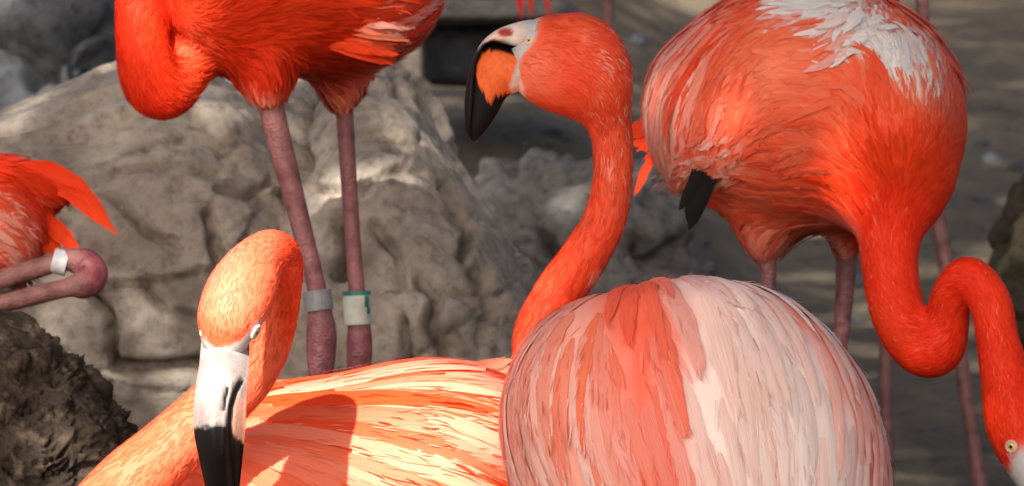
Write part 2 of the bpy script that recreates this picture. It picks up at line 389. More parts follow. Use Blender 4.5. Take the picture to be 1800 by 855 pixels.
    def leg(s, rows, col_hi, col_lo=None, label=None, foot_dir=(0, -.05, -.0)):
        """shank through photo points (x, y, distance, radius), then down to the foot"""
        A = np.array(rows, float); P = uvw(A[:, 0], A[:, 1], A[:, 2]); r = A[:, 3]*m_per_px(A[:, 2])
        V, F = tube(np.column_stack([P, r]), 16, 10*len(rows)); t = np.repeat(np.linspace(0, 1, 10*len(rows)), 16)
        c = mixc(col_hi, col_hi if col_lo is None else col_lo, t); W = to_world(V); rr = np.repeat(crom(np.column_stack([P, r]), 10*len(rows))[:, 3], 16)
        c = mixc(c, np.array((.25, .05, .065)), .85*smooth(1.3, 1.75, rr/np.median(rr))*smooth(.1, .25, t))
        end = to_world(P[-1]); toes = [(-.035, -.055), (0, -.075), (.035, -.055), (0, .03)]; nV = len(W); fv = [end+np.array([0, 0, .012])]
        for tx, ty in toes: fv.append(end+np.array([tx, ty, .004])); fv.append(end+np.array([tx*.3+.008, ty*.3, .004]))
        for tx, ty in toes: fv.append(end+np.array([tx*.3-.008, ty*.3, .004]))
        fv = np.array(fv); ff = []
        for j in range(4): ff += [[nV, nV+1+2*j, nV+2+2*j], [nV, nV+9+j, nV+1+2*j]]
        ff += [[nV, nV+3, nV+1], [nV, nV+5, nV+3]]
        W = np.vstack([W, fv]); c = np.vstack([c, np.tile(c[-1], (len(fv), 1))])
        o = link_mesh('leg', W, F+ff, M_LEG, s.root, col=c)
        if label: o['label'] = label
        return o
    def band(s, leg, px, py, d, rx, hh, axis, mat, name='leg_band', label=None):
        a = norm(np.array([axis[0], -axis[1], 0.])); c = uvw(px, py, d); m = m_per_px(d); side = np.array([a[1], -a[0], 0]); dep = np.array([0, 0, -1.])
        prof = [(-hh, rx*.9), (-hh, rx), (-hh*.92, rx*1.03), (hh*.92, rx*1.03), (hh, rx), (hh, rx*.9)]
        C = np.array([c+a*y*m for y, _ in prof]); R = np.array([r*m for _, r in prof])[:, None]
        V, F = rings_mesh(C, side*R, dep*R, 28, caps=False); o = link_mesh(name, to_world(V), F, mat, leg, smooth_=False)
        if label: o['label'] = label
        return o
    def eye(s, px, py, r_px, push=.35, lid=True, squash=1.):
        p, n = s.hit(px, py)
        if n@np.array([0, 0, -1.]) < 0: n = -n
        r = r_px*m_per_px(p[2]); c = p-n*r*(1-push)
        def ball(c, r, n, sq=1., rings=10, seg=18):
            a = norm(np.cross(n, [0, 1., .1])); b = np.cross(n, a); V = []; F = []
            for i in range(rings+1):
                th = math.pi*i/rings
                for j in range(seg): V.append(c+r*(math.cos(th)*n*sq+math.sin(th)*(math.cos(2*math.pi*j/seg)*a+math.sin(2*math.pi*j/seg)*b)))
            F = [[i*seg+j, i*seg+(j+1) % seg, (i+1)*seg+(j+1) % seg, (i+1)*seg+j] for i in range(rings) for j in range(seg)]
            return np.array(V), F
        V, F = ball(c, r, n); e = link_mesh('eye', to_world(V), F, M_IRIS, s.root)
        V, F = ball(c+n*r*.80, r*.42, n, .6); link_mesh('pupil', to_world(V), F, M_PUPIL, e)
        if lid:
            a = norm(np.cross(n, [0, 1., .1])); b = np.cross(n, a); th = np.linspace(0, 2*math.pi, 25); V = []; F = []; q = 8; cc = p+n*r*(push*.15)
            for j in range(24):
                dr = math.cos(th[j])*a+math.sin(th[j])*b*squash
                for i in range(q):
                    f = 2*math.pi*i/q; V.append(cc+dr*(r*.98+r*.26*math.cos(f))+n*r*.26*math.sin(f))
            F = [[j*q+i, j*q+(i+1) % q, ((j+1) % 24)*q+(i+1) % q, ((j+1) % 24)*q+i] for j in range(24) for i in range(q)]
            link_mesh('eyelid', to_world(np.array(V)), F, M_LID, e)
        return e
    def bill_part(s, name, pairs, d, half, colour, move=None):
        V, F = pairs_loft(pairs, d, half); px, py = pix(V); c = colour(px, py, V)
        if move is not None: V = move(V)
        return link_mesh(name, to_world(V), F, M_HORN, s.root, col=c)

# ------------------------------------------------------------------ the setting: ground, boulders, nest, added shade tree
def earth_material(name, c_lo, c_hi, rough=(.6, .95), scale=6., bump=.02, speck=None):
    m, nt, b, L = new_mat(name); t = nd(nt, 'ShaderNodeTexCoord')
    n1 = nd(nt, 'ShaderNodeTexNoise'); n1.inputs['Scale'].default_value = scale; n1.inputs['Detail'].default_value = 8; n1.inputs['Roughness'].default_value = .62; L(t.outputs['Object'], n1.inputs[0])
    n2 = nd(nt, 'ShaderNodeTexNoise'); n2.inputs['Scale'].default_value = scale*9; n2.inputs['Detail'].default_value = 6; n2.inputs['Roughness'].default_value = .7; L(t.outputs['Object'], n2.inputs[0])
    r1 = ramp(nt, [(.32, c_lo), (.68, c_hi)]); L(n1.outputs[0], r1.inputs[0])
    r2 = ramp(nt, [(.3, (.48, .47, .46)), (.5, (1, 1, 1)), (.75, (1.3, 1.28, 1.24))]); L(n2.outputs[0], r2.inputs[0])
    mx = nd(nt, 'ShaderNodeMix', data_type='RGBA', blend_type='MULTIPLY'); mx.inputs[0].default_value = 1; L(r1.outputs[0], mx.inputs[6]); L(r2.outputs[0], mx.inputs[7])
    out = mx.outputs[2]
    if speck:
        v = nd(nt, 'ShaderNodeTexNoise'); v.inputs['Scale'].default_value = scale*2.3; v.inputs['Detail'].default_value = 5; L(t.outputs['Object'], v.inputs[0])
        r3 = ramp(nt, [(.55, (0, 0, 0)), (.72, (1, 1, 1))]); L(v.outputs[0], r3.inputs[0])
        m3 = nd(nt, 'ShaderNodeMix', data_type='RGBA'); L(r3.outputs[0], m3.inputs[0]); L(out, m3.inputs[6]); m3.inputs[7].default_value = (*speck, 1); out = m3.outputs[2]
    L(out, b.inputs['Base Color']); b.inputs['Specular IOR Level'].default_value = .15
    mr = nd(nt, 'ShaderNodeMapRange'); mr.inputs['To Min'].default_value = rough[0]; mr.inputs['To Max'].default_value = rough[1]; mr.inputs['From Min'].default_value = .35; mr.inputs['From Max'].default_value = .65
    L(n1.outputs[0], mr.inputs[0]); L(mr.outputs[0], b.inputs['Roughness'])
    b1 = nd(nt, 'ShaderNodeBump'); b1.inputs['Strength'].default_value = .8; b1.inputs['Distance'].default_value = bump; L(n1.outputs[0], b1.inputs['Height'])
    b2 = nd(nt, 'ShaderNodeBump'); b2.inputs['Strength'].default_value = .7; b2.inputs['Distance'].default_value = bump*.5; L(n2.outputs[0], b2.inputs['Height']); L(b1.outputs[0], b2.inputs['Normal'])
    L(b2.outputs[0], b.inputs['Normal']); return m
M_ROCK = earth_material('weathered_rock', (.235, .19, .152), (.43, .365, .305), (.8, .98), 6, .014, speck=(.20, .16, .13))
M_ROCK_GREY = earth_material('grey_rock', (.10, .092, .085), (.22, .205, .19), (.8, .98), 7, .018)
M_ROCK_DARK = earth_material('dark_rock', (.045, .048, .054), (.12, .125, .135), (.7, .95), 5, .03)
M_NEST = earth_material('nest_mud', (.03, .022, .016), (.12, .09, .068), (.85, 1), 22, .02, speck=(.24, .18, .13))
M_GROUND = earth_material('mud_ground', (.062, .047, .030), (.14, .111, .076), (.75, 1.), 3.2, .03)

def ground_z(x, y):
    z = -.17*smooth(-.02, .38, x-.05*np.sin(y*1.7)) - .10*smooth(1.0, 6, y-6)*0
    z = z + .015*fbm(np.stack([x*2.5, y*1.2, 0*x], -1), 4, 3)
    for cx, cy, hgt, rad in ((-.16, 4.86, .15, .24), (.155, 4.70, .14, .27)):   # mud raised under the two sitting birds
        z = z + hgt*np.exp(-(((x-cx)**2+(y-cy)**2)/rad**2)**2)
    return z
def build_ground():
    xs = np.concatenate([np.linspace(-150, -3.2, 30), np.linspace(-3, 3, 150), np.linspace(3.2, 150, 30)])
    ys = np.concatenate([np.linspace(-60, 2.8, 24), np.linspace(3, 13, 240), np.linspace(13.4, 300, 40)])
    X, Y = np.meshgrid(xs, ys); V = np.stack([X, Y, ground_z(X, Y)], -1).reshape(-1, 3)
    o = link_mesh('ground', V, grid_faces(len(ys), len(xs)), M_GROUND); o['kind'] = 'structure'
build_ground()

def subdivide(V, F):
    e = np.sort(np.stack([F, np.roll(F, -1, 1)], -1).reshape(-1, 2), 1); k = e[:, 0]*(len(V)+1)+e[:, 1]; u, idx, inv = np.unique(k, return_index=True, return_inverse=True)
    E = (V[e[idx, 0]]+V[e[idx, 1]])/2; C = V[F].mean(1); n, m = len(V), len(E); ei = n+inv.reshape(-1, 4); ci = n+m+np.arange(len(F))
    Q = np.concatenate([np.stack([F[:, i], ei[:, i], ci, ei[:, i-1]], 1) for i in range(4)])
    return np.vstack([V, E, C]), Q
def rock(name, label, cat, ells, h, mat, amp, freq, cracks=(), seed=0, group=None, ridge=.5, k=.05, facet=.007):
    """ells: (x, y, distance, half width, half height in photo points, half depth in metres, roll)"""
    P = []
    for e in ells:
        m = m_per_px(e[2]); r = np.array([e[3]*m, e[4]*m, e[5]]); R = rot_view(e[6] if len(e) > 6 else 0); C = uvw(*e[:3]); P.append((ell_sdf(C, R, r), C, np.sqrt((R**2)@(r**2))))
    lo = np.min([c-x for _, c, x in P], 0)-.05; hi = np.max([c+x for _, c, x in P], 0)+.05; f = Field(lo, hi, h)
    for fn, c, x in P: f.blend(fn, c-x-.08, c+x+.08, k)
    V, F = f.nets(); V, F = subdivide(V, F); V = f.project(V, 0, 2); N = norm(f.grad(V))
    q = V*freq + 1.3*np.stack([vnoise(V*freq*.6+5, seed), vnoise(V*freq*.6+9, seed+1), vnoise(V*freq*.6+3, seed+2)], -1)
    d = amp*fbm(q, 7, seed+3, .52)
    rd = 1-np.abs(fbm(q*np.array([.8, 1.5, .8])+7, 4, seed+11, .55)); d = d - amp*ridge*np.clip(rd-.82, 0, 1)/.18*1.2
    rn = 1-np.abs(vnoise(V*26+2*vnoise(V*11, seed+51)[:, None], seed+50)); d = d-.0032*smooth(.88, 1, rn)*smooth(-.3, .3, vnoise(V*5, seed+52))+.0012*fbm(V*70, 3, seed+53)
    if facet:
        rs = np.random.default_rng(seed+5); K = 46; sd = V[rs.integers(0, len(V), K)]; dr = norm(rs.normal(0, 1, (K, 3))); best = np.full(len(V), 9.); sec = best.copy(); idx = np.zeros(len(V), int)
        qv = V+.03*np.stack([vnoise(V*9, seed+31), vnoise(V*9, seed+32), vnoise(V*9, seed+33)], -1)
        for j in range(K):
            dd = np.linalg.norm((qv-sd[j])*np.array([1, 1.5, 1]), axis=1); m = dd < best; sec = np.where(m, best, np.minimum(sec, dd)); idx = np.where(m, j, idx); best = np.where(m, dd, best)
        d = d + facet*np.clip(np.sum((V-sd[idx])*dr[idx], 1)*2.2/.1, -1, 1) - facet*.9*np.exp(-((sec-best)/.006)**2)*smooth(-.1, .4, vnoise(V*6, seed+40))
    px, py = pix(V); jit = 7*vnoise(V*30, seed+21)+3.5*vnoise(V*80, seed+22)
    for line, wid, dep in cracks:
        dist = seg_dist2(px+jit, py+jit*.7, line); d = d - dep*np.exp(-(dist/wid)**2)
    V = V + N*d[:, None]; W = to_world(V); base = W.mean(0); base[2] = W[:, 2].min()
    o = link_mesh(name, W, F, mat, origin=tuple(base)); o['label'] = label; o['category'] = cat
    if group: o['group'] = group
    return o
rock('boulder', 'broad tan boulder behind the banded legs, its left half under the bent neck', 'boulder',
     [(270, 560, 6.25, 480, 430, .34), (60, 420, 6.2, 260, 225, .25, 8), (330, 380, 6.22, 230, 262, .27), (520, 440, 6.26, 130, 318, .2)], .0085, M_ROCK, .008, 5,
     [([(-30, 232), (60, 212), (130, 188), (215, 168)], 9, .03), ([(205, 352), (235, 385), (262, 415), (300, 425)], 7, .02), ([(150, 505), (185, 545), (203, 600), (195, 650)], 8, .035),
      ([(255, 500), (290, 540), (345, 560)], 8, .018), ([(380, 330), (440, 345), (480, 320)], 8, .02), ([(215, 650), (300, 655), (360, 640)], 12, .035), ([(60, 300), (130, 330), (200, 300), (300, 290), (390, 300)], 8, .013),
      ([(365, 380), (372, 440), (400, 500)], 10, .03), ([(80, 360), (110, 400), (100, 440)], 7, .02), ([(250, 250), (330, 235), (420, 255)], 6, .012)], 31, 'boulders')
rock('boulder', 'tall tan boulder with a sloping right side beneath the black bill', 'boulder',
     [(640, 470, 6.18, 165, 352, .23, -6), (755, 610, 6.14, 205, 300, .25, 10), (560, 640, 6.12, 120, 300, .2)], .0075, M_ROCK, .009, 5,
     [([(543, 215), (538, 270), (548, 310)], 9, .05), ([(596, 390), (606, 430), (592, 475)], 10, .06), ([(770, 335), (795, 370), (825, 400), (815, 450)], 7, .025), ([(640, 330), (690, 300), (730, 310)], 6, .012),
      ([(735, 480), (775, 520), (760, 570), (790, 620)], 12, .03), ([(840, 480), (870, 540), (850, 600)], 9, .03), ([(880, 300), (895, 335), (900, 360)], 7, .03), ([(560, 340), (600, 345), (640, 340)], 5, .012), ([(700, 560), (720, 620), (700, 670)], 10, .03),
      ([(690, 130), (735, 210), (740, 260)], 7, .012), ([(660, 400), (700, 440), (690, 500)], 9, .016)], 47, 'boulders')
rock('boulder', 'low grey boulder seen behind the slender curved neck', 'boulder',
     [(1010, 440, 6.9, 185, 140, .16), (1110, 440, 6.85, 110, 125, .14), (920, 430, 6.9, 120, 140, .15), (1030, 560, 6.9, 230, 160, .2)], .009, M_ROCK_GREY, .022, 7,
     [([(880, 285), (930, 292)], 8, .03), ([(950, 400), (970, 440), (1010, 470)], 12, .04), ([(1120, 430), (1160, 470), (1190, 440)], 20, .06), ([(960, 310), (1030, 318)], 6, .015)], 61, 'boulders')
rock('boulder', 'dark bluish boulder in the top left corner behind the tan one', 'boulder',
     [(20, 120, 7.7, 300, 220, .35), (150, 150, 7.6, 140, 190, .3), (0, 260, 7.6, 320, 160, .4)], .013, M_ROCK_DARK, .04, 5, [([(60, 120), (120, 60), (180, 50)], 14, .05), ([(140, 160), (190, 130)], 10, .04), ([(10, 60), (80, 90)], 10, .04)], 83, 'boulders')
rock('boulder', 'brown mossy boulder at the right edge beside the arched neck', 'boulder',
     [(1845, 430, 7.0, 95, 140, .12, -10), (1850, 560, 7.0, 110, 160, .14)], .009, earth_material('mossy_rock', (.035, .028, .018), (.10, .08, .05), (.8, 1), 9, .02), .02, 8, [], 97, 'boulders')
# stone kerb: two long blocks in the far background
def slab(name, label, px0, px1, py0, py1, d, depth, seed, mat):
    c = uvw((px0+px1)/2, (py0+py1)/2, d); m = m_per_px(d); hx, hy = (px1-px0)/2*m, (py1-py0)/2*m
    nx, ny, nz = 40, 10, 12; V = []; F = []
    def face(fx, a, b):
        n0 = len(V); G = [(i/(a-1)*2-1, j/(b-1)*2-1) for i in range(a) for j in range(b)]
        for u, v in G: V.append(fx(u, v))
        F.extend([[n0+i*b+j, n0+i*b+j+1, n0+(i+1)*b+j+1, n0+(i+1)*b+j] for i in range(a-1) for j in range(b-1)])
    face(lambda u, v: (u, v, -1), nx, ny); face(lambda u, v: (u, v, 1), nx, ny); face(lambda u, v: (u, -1, v), nx, nz); face(lambda u, v: (u, 1, v), nx, nz); face(lambda u, v: (-1, u, v), ny, nz); face(lambda u, v: (1, u, v), ny, nz)
    V = np.array(V); V = V/np.maximum(1, np.sum(np.abs(V)**8, 1)**(1/8))[:, None]; V = V*np.array([hx, hy, depth/2])
    V = V + norm(V)*(.012*fbm(V*9+seed, 4, seed))[:, None]; o = link_mesh(name, to_world(V+c), F, mat, origin=tuple(to_world(c))); o['label'] = label; o['category'] = 'stone'; o['group'] = 'kerb stones'
slab('kerb_stone', 'long grey kerb stone slab in the background level with the centre bird\'s forehead', 560, 1010, 6, 44, 8.6, .35, 5, M_ROCK_GREY)
slab('kerb_stone', 'dark block beneath the grey slab at top centre', 745, 1000, 56, 150, 8.75, .3, 6, M_ROCK_DARK)
slab('kerb_stone', 'small pale upright stone behind the standing bird\'s tail', 700, 744, 62, 150, 8.5, .12, 8, M_ROCK)
rock('mud_nest', 'rough brown mud nest mound at the lower left corner', 'nest',
     [(-20, 760, 5.42, 190, 205, .11), (60, 860, 5.4, 190, 200, .12), (-60, 900, 5.45, 260, 230, .14)], .0042, M_NEST, .012, 28, [], 113, None, .9, facet=0)

def pebbles():
    n = 420; x = rng.uniform(-1.4, 1.4, n); y = rng.uniform(6.2, 11.5, n); r = .004+.016*rng.random(n)**4; z = ground_z(x, y)+r*.25
    ic = np.array([(0, 0, 1), (.9, 0, .4), (.28, .85, .4), (-.72, .53, .4), (-.72, -.53, .4), (.28, -.85, .4), (.72, .53, -.4), (-.28, .85, -.4), (-.9, 0, -.4), (-.28, -.85, -.4), (.72, -.53, -.4), (0, 0, -1)])
    f = np.array([(0, 1, 2), (0, 2, 3), (0, 3, 4), (0, 4, 5), (0, 5, 1), (1, 6, 2), (2, 7, 3), (3, 8, 4), (4, 9, 5), (5, 10, 1), (2, 6, 7), (3, 7, 8), (4, 8, 9), (5, 9, 10), (1, 10, 6), (11, 7, 6), (11, 8, 7), (11, 9, 8), (11, 10, 9), (11, 6, 10)])
    V = ic[None]*rng.uniform(.7, 1.3, (n, 12, 1))*r[:, None, None]*np.stack([rng.uniform(.8, 1.7, n), rng.uniform(.8, 1.3, n), rng.uniform(.4, .8, n)], 1)[:, None]+np.stack([x, y, z], 1)[:, None]
    o = link_mesh('pebbles', V.reshape(-1, 3), (f[None]+(np.arange(n)*12)[:, None, None]).reshape(-1, 3), M_ROCK_DARK); o['kind'] = 'stuff'; o['label'] = 'small stones scattered over the muddy ground'; o['category'] = 'pebbles'
pebbles()
# unseen tree added to shade the flock: stands right of the view
def add_shade_tree():
    bx, by = 2.7, 3.4; bz = float(ground_z(np.array(bx), np.array(by)))-.05
    root = empty('added_shade_tree', (bx, by, bz), 'added unseen leafy tree beside the flamingos, its crown shaped to shade them', 'tree')
    mb, nt, b, L = new_mat('bark'); t = nd(nt, 'ShaderNodeTexCoord'); n = nd(nt, 'ShaderNodeTexNoise'); n.inputs['Scale'].default_value = 14; n.inputs['Detail'].default_value = 8; L(t.outputs['Object'], n.inputs[0])
    r = ramp(nt, [(.3, (.05, .038, .028)), (.7, (.17, .13, .10))]); L(n.outputs[0], r.inputs[0]); L(r.outputs[0], b.inputs['Base Color']); b.inputs['Roughness'].default_value = .95
    def limb(rows):
        A = np.array(rows, float); return tube(np.column_stack([to_view(A[:, :3]), A[:, 3]]), 10, 7*len(rows))
    V, F = limb([(bx, by, bz, .17), (bx+.05, by, 1.0, .14), (bx-.1, by+.05, 2.2, .12), (bx-.3, by, 3.2, .10)]); link_mesh('trunk', to_world(V), F, mb, root)
    tips = [(-.2, 1.0, 4.0), (.6, 2.4, 4.3), (0, 3.6, 4.4), (1.6, 5.0, 4.2), (-1.6, 2.4, 4.1), (1.2, 1.2, 4.4), (-1.2, 4.6, 4.3), (2.6, 4.8, 4.4), (0.4, 6.0, 4.2)]
    for tx, ty, tz in tips:
        V, F = limb([(bx-.3, by, 3.1, .07), ((bx+tx)/2+.3, (by+ty)/2, 3.6, .05), (tx, ty, tz, .02)]); link_mesh('branch', to_world(V), F, mb, root)
    ml, nt, b, L = new_mat('leaf'); b.inputs['Base Color'].default_value = (.055, .10, .03, 1); b.inputs['Roughness'].default_value = .5
    tr = nd(nt, 'ShaderNodeBsdfTranslucent'); tr.inputs[0].default_value = (.12, .2, .04, 1); ms = nd(nt, 'ShaderNodeMixShader'); ms.inputs[0].default_value = .35
    L(b.outputs[0], ms.inputs[1]); L(tr.outputs[0], ms.inputs[2]); L(ms.outputs[0], nt.nodes['Material Output'].inputs[0])
    n = 66000; T = np.array(SUN_TRAVEL)
    P = np.stack([rng.uniform(-2.4, 3.4, n), rng.uniform(-.6, 7.4, n), rng.uniform(3.6, 4.5, n)], 1)
    e = ((P[:, 0]-.5)/2.9)**2+((P[:, 1]-3.4)/4.0)**2; P = P[e < 1+.25*vnoise(P*1.3, 5)]
    # leaves cut out so the sun reaches the sitting bird and spots behind
    keep = np.ones(len(P), bool); ju = .02*vnoise(P*9, 41)
    def within(px, py, d, ru, rv, mg):
        c = to_world(uvw(px, py, d)); q = P-c; q = q-(q@T)[:, None]*T; m = m_per_px(d)
        u = q[:, 0]; v = q@np.cross(T, np.array([1., 0, 0])/1)
        return ((u/(ru*m+mg))**2+(v/(rv*m*.85+mg))**2) < 1+ju*6
    keep &= rng.random(len(P)) < .41          # thinner foliage lets some light through to the rocks and the birds behind
    for g in GAPS: keep &= ~within(*g, .05)
    for g in SHADED: keep |= within(*g, .0) & ~within(*GAPS[3], .0) & ~within(*GAPS[4], 0)  # leaves put back to keep chosen birds in shade
    P = P[keep]; n = len(P)
    a = norm(rng.normal(0, 1, (n, 3))+np.array([0, 0, .2])); nn = norm(rng.normal(0, .55, (n, 3))+np.array([0, 0, 1.])); b_ = norm(np.cross(nn, a)); a = np.cross(b_, nn); L_ = rng.uniform(.055, .10, n)[:, None]
    V = np.stack([P-a*L_, P+b_*L_*.42-a*L_*.15, P+a*L_-nn*L_*.2, P-b_*L_*.42-a*L_*.15, P+nn*L_*.06], 1).reshape(-1, 3)
    F = ((np.arange(n)*5)[:, None, None]+np.array([[0, 1, 4], [1, 2, 4], [2, 3, 4], [3, 0, 4]])[None]).reshape(-1, 3)
    o = link_mesh('crown', V, F, ml, root); o['kind'] = 'stuff'
# (x, y, distance, half width, half height) of each sunlit place
GAPS = [(330, 640, 4.85, 150, 300), (560, 790, 4.95, 330, 260), (240, 860, 4.9, 120, 160), (335, 75, 5.42, 90, 90), (225, 40, 5.4, 40, 90)]
SHADED = [(1225, 850, 4.84, 335, 360), (1000, 760, 4.80, 140, 230), (1110, 650, 4.85, 170, 170), (1075, 300, 4.97, 40, 200), (1000, 110, 4.94, 180, 110),
          (1580, 250, 5.3, 130, 190), (1500, 40, 5.4, 150, 90), (1610, 560, 5.3, 140, 130), (1780, 650, 5.27, 70, 200), (560, 20, 5.42, 170, 150), (265, 165, 5.38, 80, 50), (480, 120, 5.4, 60, 80)]
add_shade_tree()

# ------------------------------------------------------------------ the flamingos
def frost(P, s, f=120.): return .5+.5*vnoise(P*f, s)
def size_by(neck, body, test):
    return lambda P: neck+(body-neck)*test(P)
LEGC = np.array((.235, .092, .086)); LEGD = np.array((.19, .046, .062))

# --- centre bird: head in profile, pale body turned away
def col_c(px, py, P, r):
    neck = np.maximum(smooth(4.935, 4.955, P[..., 2])*smooth(1060, 1020, px-.0*py), smooth(480, 465, py))
    fr = frost(P, 3, 150); base = mixc(RED*.35+ORANGE*.65, CORAL*.8, np.clip(.2+.55*frost(P, 5, 22)+.2*(r-.5), 0, 1))
    base = mixc(base, PINK, .75*smooth(.62, .9, .5*fr+.6*r)*smooth(560, 60, py)*smooth(1000, 1090, px+.1*py)+0*r)
    face = smooth(1010, 945, px)*smooth(60, 120, py)*smooth(200, 150, py); base = mixc(base, SALMON, .45*face*(.5+r*.5))
    # bare pale skin round the eye and chin
    xb = np.interp(py, [0, 30, 60, 80, 95, 115, 130, 150, 175], [944, 946, 945, 934, 920, 911, 909, 920, 923]); skin = smooth(3, -3, px-xb)*smooth(300, 220, py)
    base = mixc(base, mixc(SKIN, BILLPINK, smooth(120, 150, py)), skin)
    # body: coral left, red streaks, pale right
    z = (px-1120)+.25*(py-600); streak = np.exp(-((px-1110-.1*(py-600)+40*vnoise(P*14, 9))/85)**2)
    pale = smooth(-60, 110, z+60*vnoise(P*12, 8)); b = mixc(mixc(CORAL*.5+SALMON*.5, PALE, np.clip(r*.9, 0, 1)), mixc(PINK*.5+PALE*.5, WHITE, np.clip(.2+.6*r, 0, 1)), np.clip(pale*1.1-.05+.22*(r-.5), 0, 1))
    b = mixc(b, mixc(ORANGE, CORAL, r**2), np.clip(streak*1.0-.12+.75*(r-.5), 0, .9))
    edge = smooth(1, .9, 0)*np.exp(-((px-np.interp(py, [480, 545, 600, 680, 780, 860], [1290, 1385, 1450, 1512, 1552, 1568]))/34)**2)*smooth(480, 560, py); b = mixc(b, CORAL, np.clip(edge*(.35+.6*r), 0, .9))
    isneck = smooth(.35, .65, neck); c = mixc(b, base, isneck); tip = mixc(c, WHITE, (1-isneck)*np.clip(.15+.4*(r-.3), 0, 1)*(1-streak))
    return c, tip
C = Bird('pale pink flamingo in the middle with its head in profile above its large rounded body', (1150, 1120, 4.88), col_c)
C.ell(1236, 856, 4.88, 322, 366, .145, 0, 0, dir=(.1, -1, -.3), src=(1110, 440, 5.0))
C.ell(1022, 715, 4.88, 132, 165, .10, -8, k=.035, dir=(-.1, -1, 0), src=(1080, 480, 4.9))
C.ell(1130, 715, 4.90, 165, 165, .09, 20, k=.05, dir=(0, -1, 0), src=(1110, 430, 5.0))
C.chain([(1000, 720, 4.97, 60), (952, 610, 4.985, 52), (975, 530, 4.985, 45), (1025, 455, 4.98, 42), (1063, 385, 4.975, 38), (1078, 300, 4.965, 35), (1073, 225, 4.955, 38), (1055, 160, 4.945, 52)], k=.02, flow=-1)
C.ell(1010, 104, 4.94, 88, 82, .029, 8, k=.03, dir=(.9, -.3, 0))
C.ell(945, 98, 4.94, 46, 60, .024, -8, k=.02, dir=(1, -.1, 0))
C.ell(975, 142, 4.94, 62, 44, .026, -18, k=.02, dir=(1, -.3, 0))
C.build(.0042)
def c_head(P): px, py = pix(P); return py < 260
def c_body(P): px, py = pix(P); return ((px > 870) & (P[:, 2] < 4.945) & (py > 478) & (py < 960)).astype(float)
def c_neck(P): px, py = pix(P); sk = (px < np.interp(py, [0, 30, 60, 80, 95, 115, 130, 150, 175], [947, 949, 948, 937, 923, 914, 912, 923, 926])) & (py < 200); return (~sk).astype(float)*((py < 620) | (P[:, 2] > 4.93) | (px > 900))
C.plumage(28000, lambda P: .0075+.022*c_body(P)+.0015*(~c_head(P))*(1-c_body(P)), lambda P: c_neck(P)*(1-.97*c_body(P)))
C.feathers(185, c_body, .12, .0155, 11, .025, .04, min_gap=.0095, fray=9, arch=.09)
C.feathers(70, lambda P: c_body(P)*(pix(P)[0] < 1090)*(pix(P)[1] < 860), .085, .012, 10, .03, .06, min_gap=.0085, fray=9)
C.eye(930, 72, 6.5, .25, True)
U = [((948, 34), (930, 96)), ((925, 36), (915, 92)), ((900, 42), (892, 85)), ((875, 52), (868, 79)), ((852, 69), (853, 84)), ((833, 97), (843, 104)), ((823, 130), (838, 134)), ((817, 170), (838, 170)), ((816, 205), (834, 205)), ((819, 234), (831, 232)), ((828, 247), (830, 246))]
Lw = [((925, 92), (932, 156)), ((900, 87), (912, 161)), ((882, 80), (899, 166)), ((864, 77), (891, 171)), ((846, 90), (884, 181)), ((834, 108), (876, 197)), ((826, 145), (866, 213)), ((822, 190), (854, 229)), ((822, 222), (843, 241)), ((826, 244), (833, 249))]
def col_upper(px, py, V):
    gd = seg_dist2(px, py, [(930, 96), (915, 92), (892, 85), (868, 79), (853, 84), (843, 104)])
    blk = np.maximum(smooth(11, 7, gd)*smooth(925, 915, px), smooth(848, 838, px-.4*(py-85)))
    base = mixc(BILLPINK, WHITE*.9, smooth(.35, .75, frost(V, 4, 130))); base = mixc(base, np.array((.35, .04, .03)), smooth(13, 8, np.hypot((px-889)*.75, (py-58)*1.3)))
    base = mixc(base, SKIN, smooth(905, 930, px)); return mixc(base, DARK, blk)
ORG = [(868, 88), (846, 94), (836, 120), (841, 150), (858, 181), (876, 166), (895, 166), (912, 161)]
def inside(px, py, poly):
    r = np.zeros(np.shape(px), bool); n = len(poly)
    for i in range(n):
        x0, y0 = poly[i]; x1, y1 = poly[(i+1) % n]; c = ((y0 > py) != (y1 > py)) & (px < (x1-x0)*(py-y0)/((y1-y0) or 1e-9)+x0); r ^= c
    return r
def col_lower(px, py, V):
    j = 3*vnoise(V*260, 2); o = inside(px+j, py-j, ORG+[(925, 130), (915, 100), (890, 92)]).astype(float)
    c = mixc(DARK, np.array((.78, .13, .03)), o); return mixc(c, mixc(SKIN, BILLPINK, smooth(125, 150, py)), smooth(-2, 4, px-np.interp(py, [80, 100, 130, 150, 165], [914, 911, 902, 894, 897])))
hu = [.0215, .021, .0195, .017, .0145, .0135, .0125, .0115, .010, .006, .001]; hl = [.020, .0215, .021, .020, .0185, .016, .013, .0095, .006, .001]
C.bill_part('upper_bill', U, 4.94, hu, col_upper); C.bill_part('lower_bill', Lw, 4.94, [x*.97 for x in hl], col_lower)

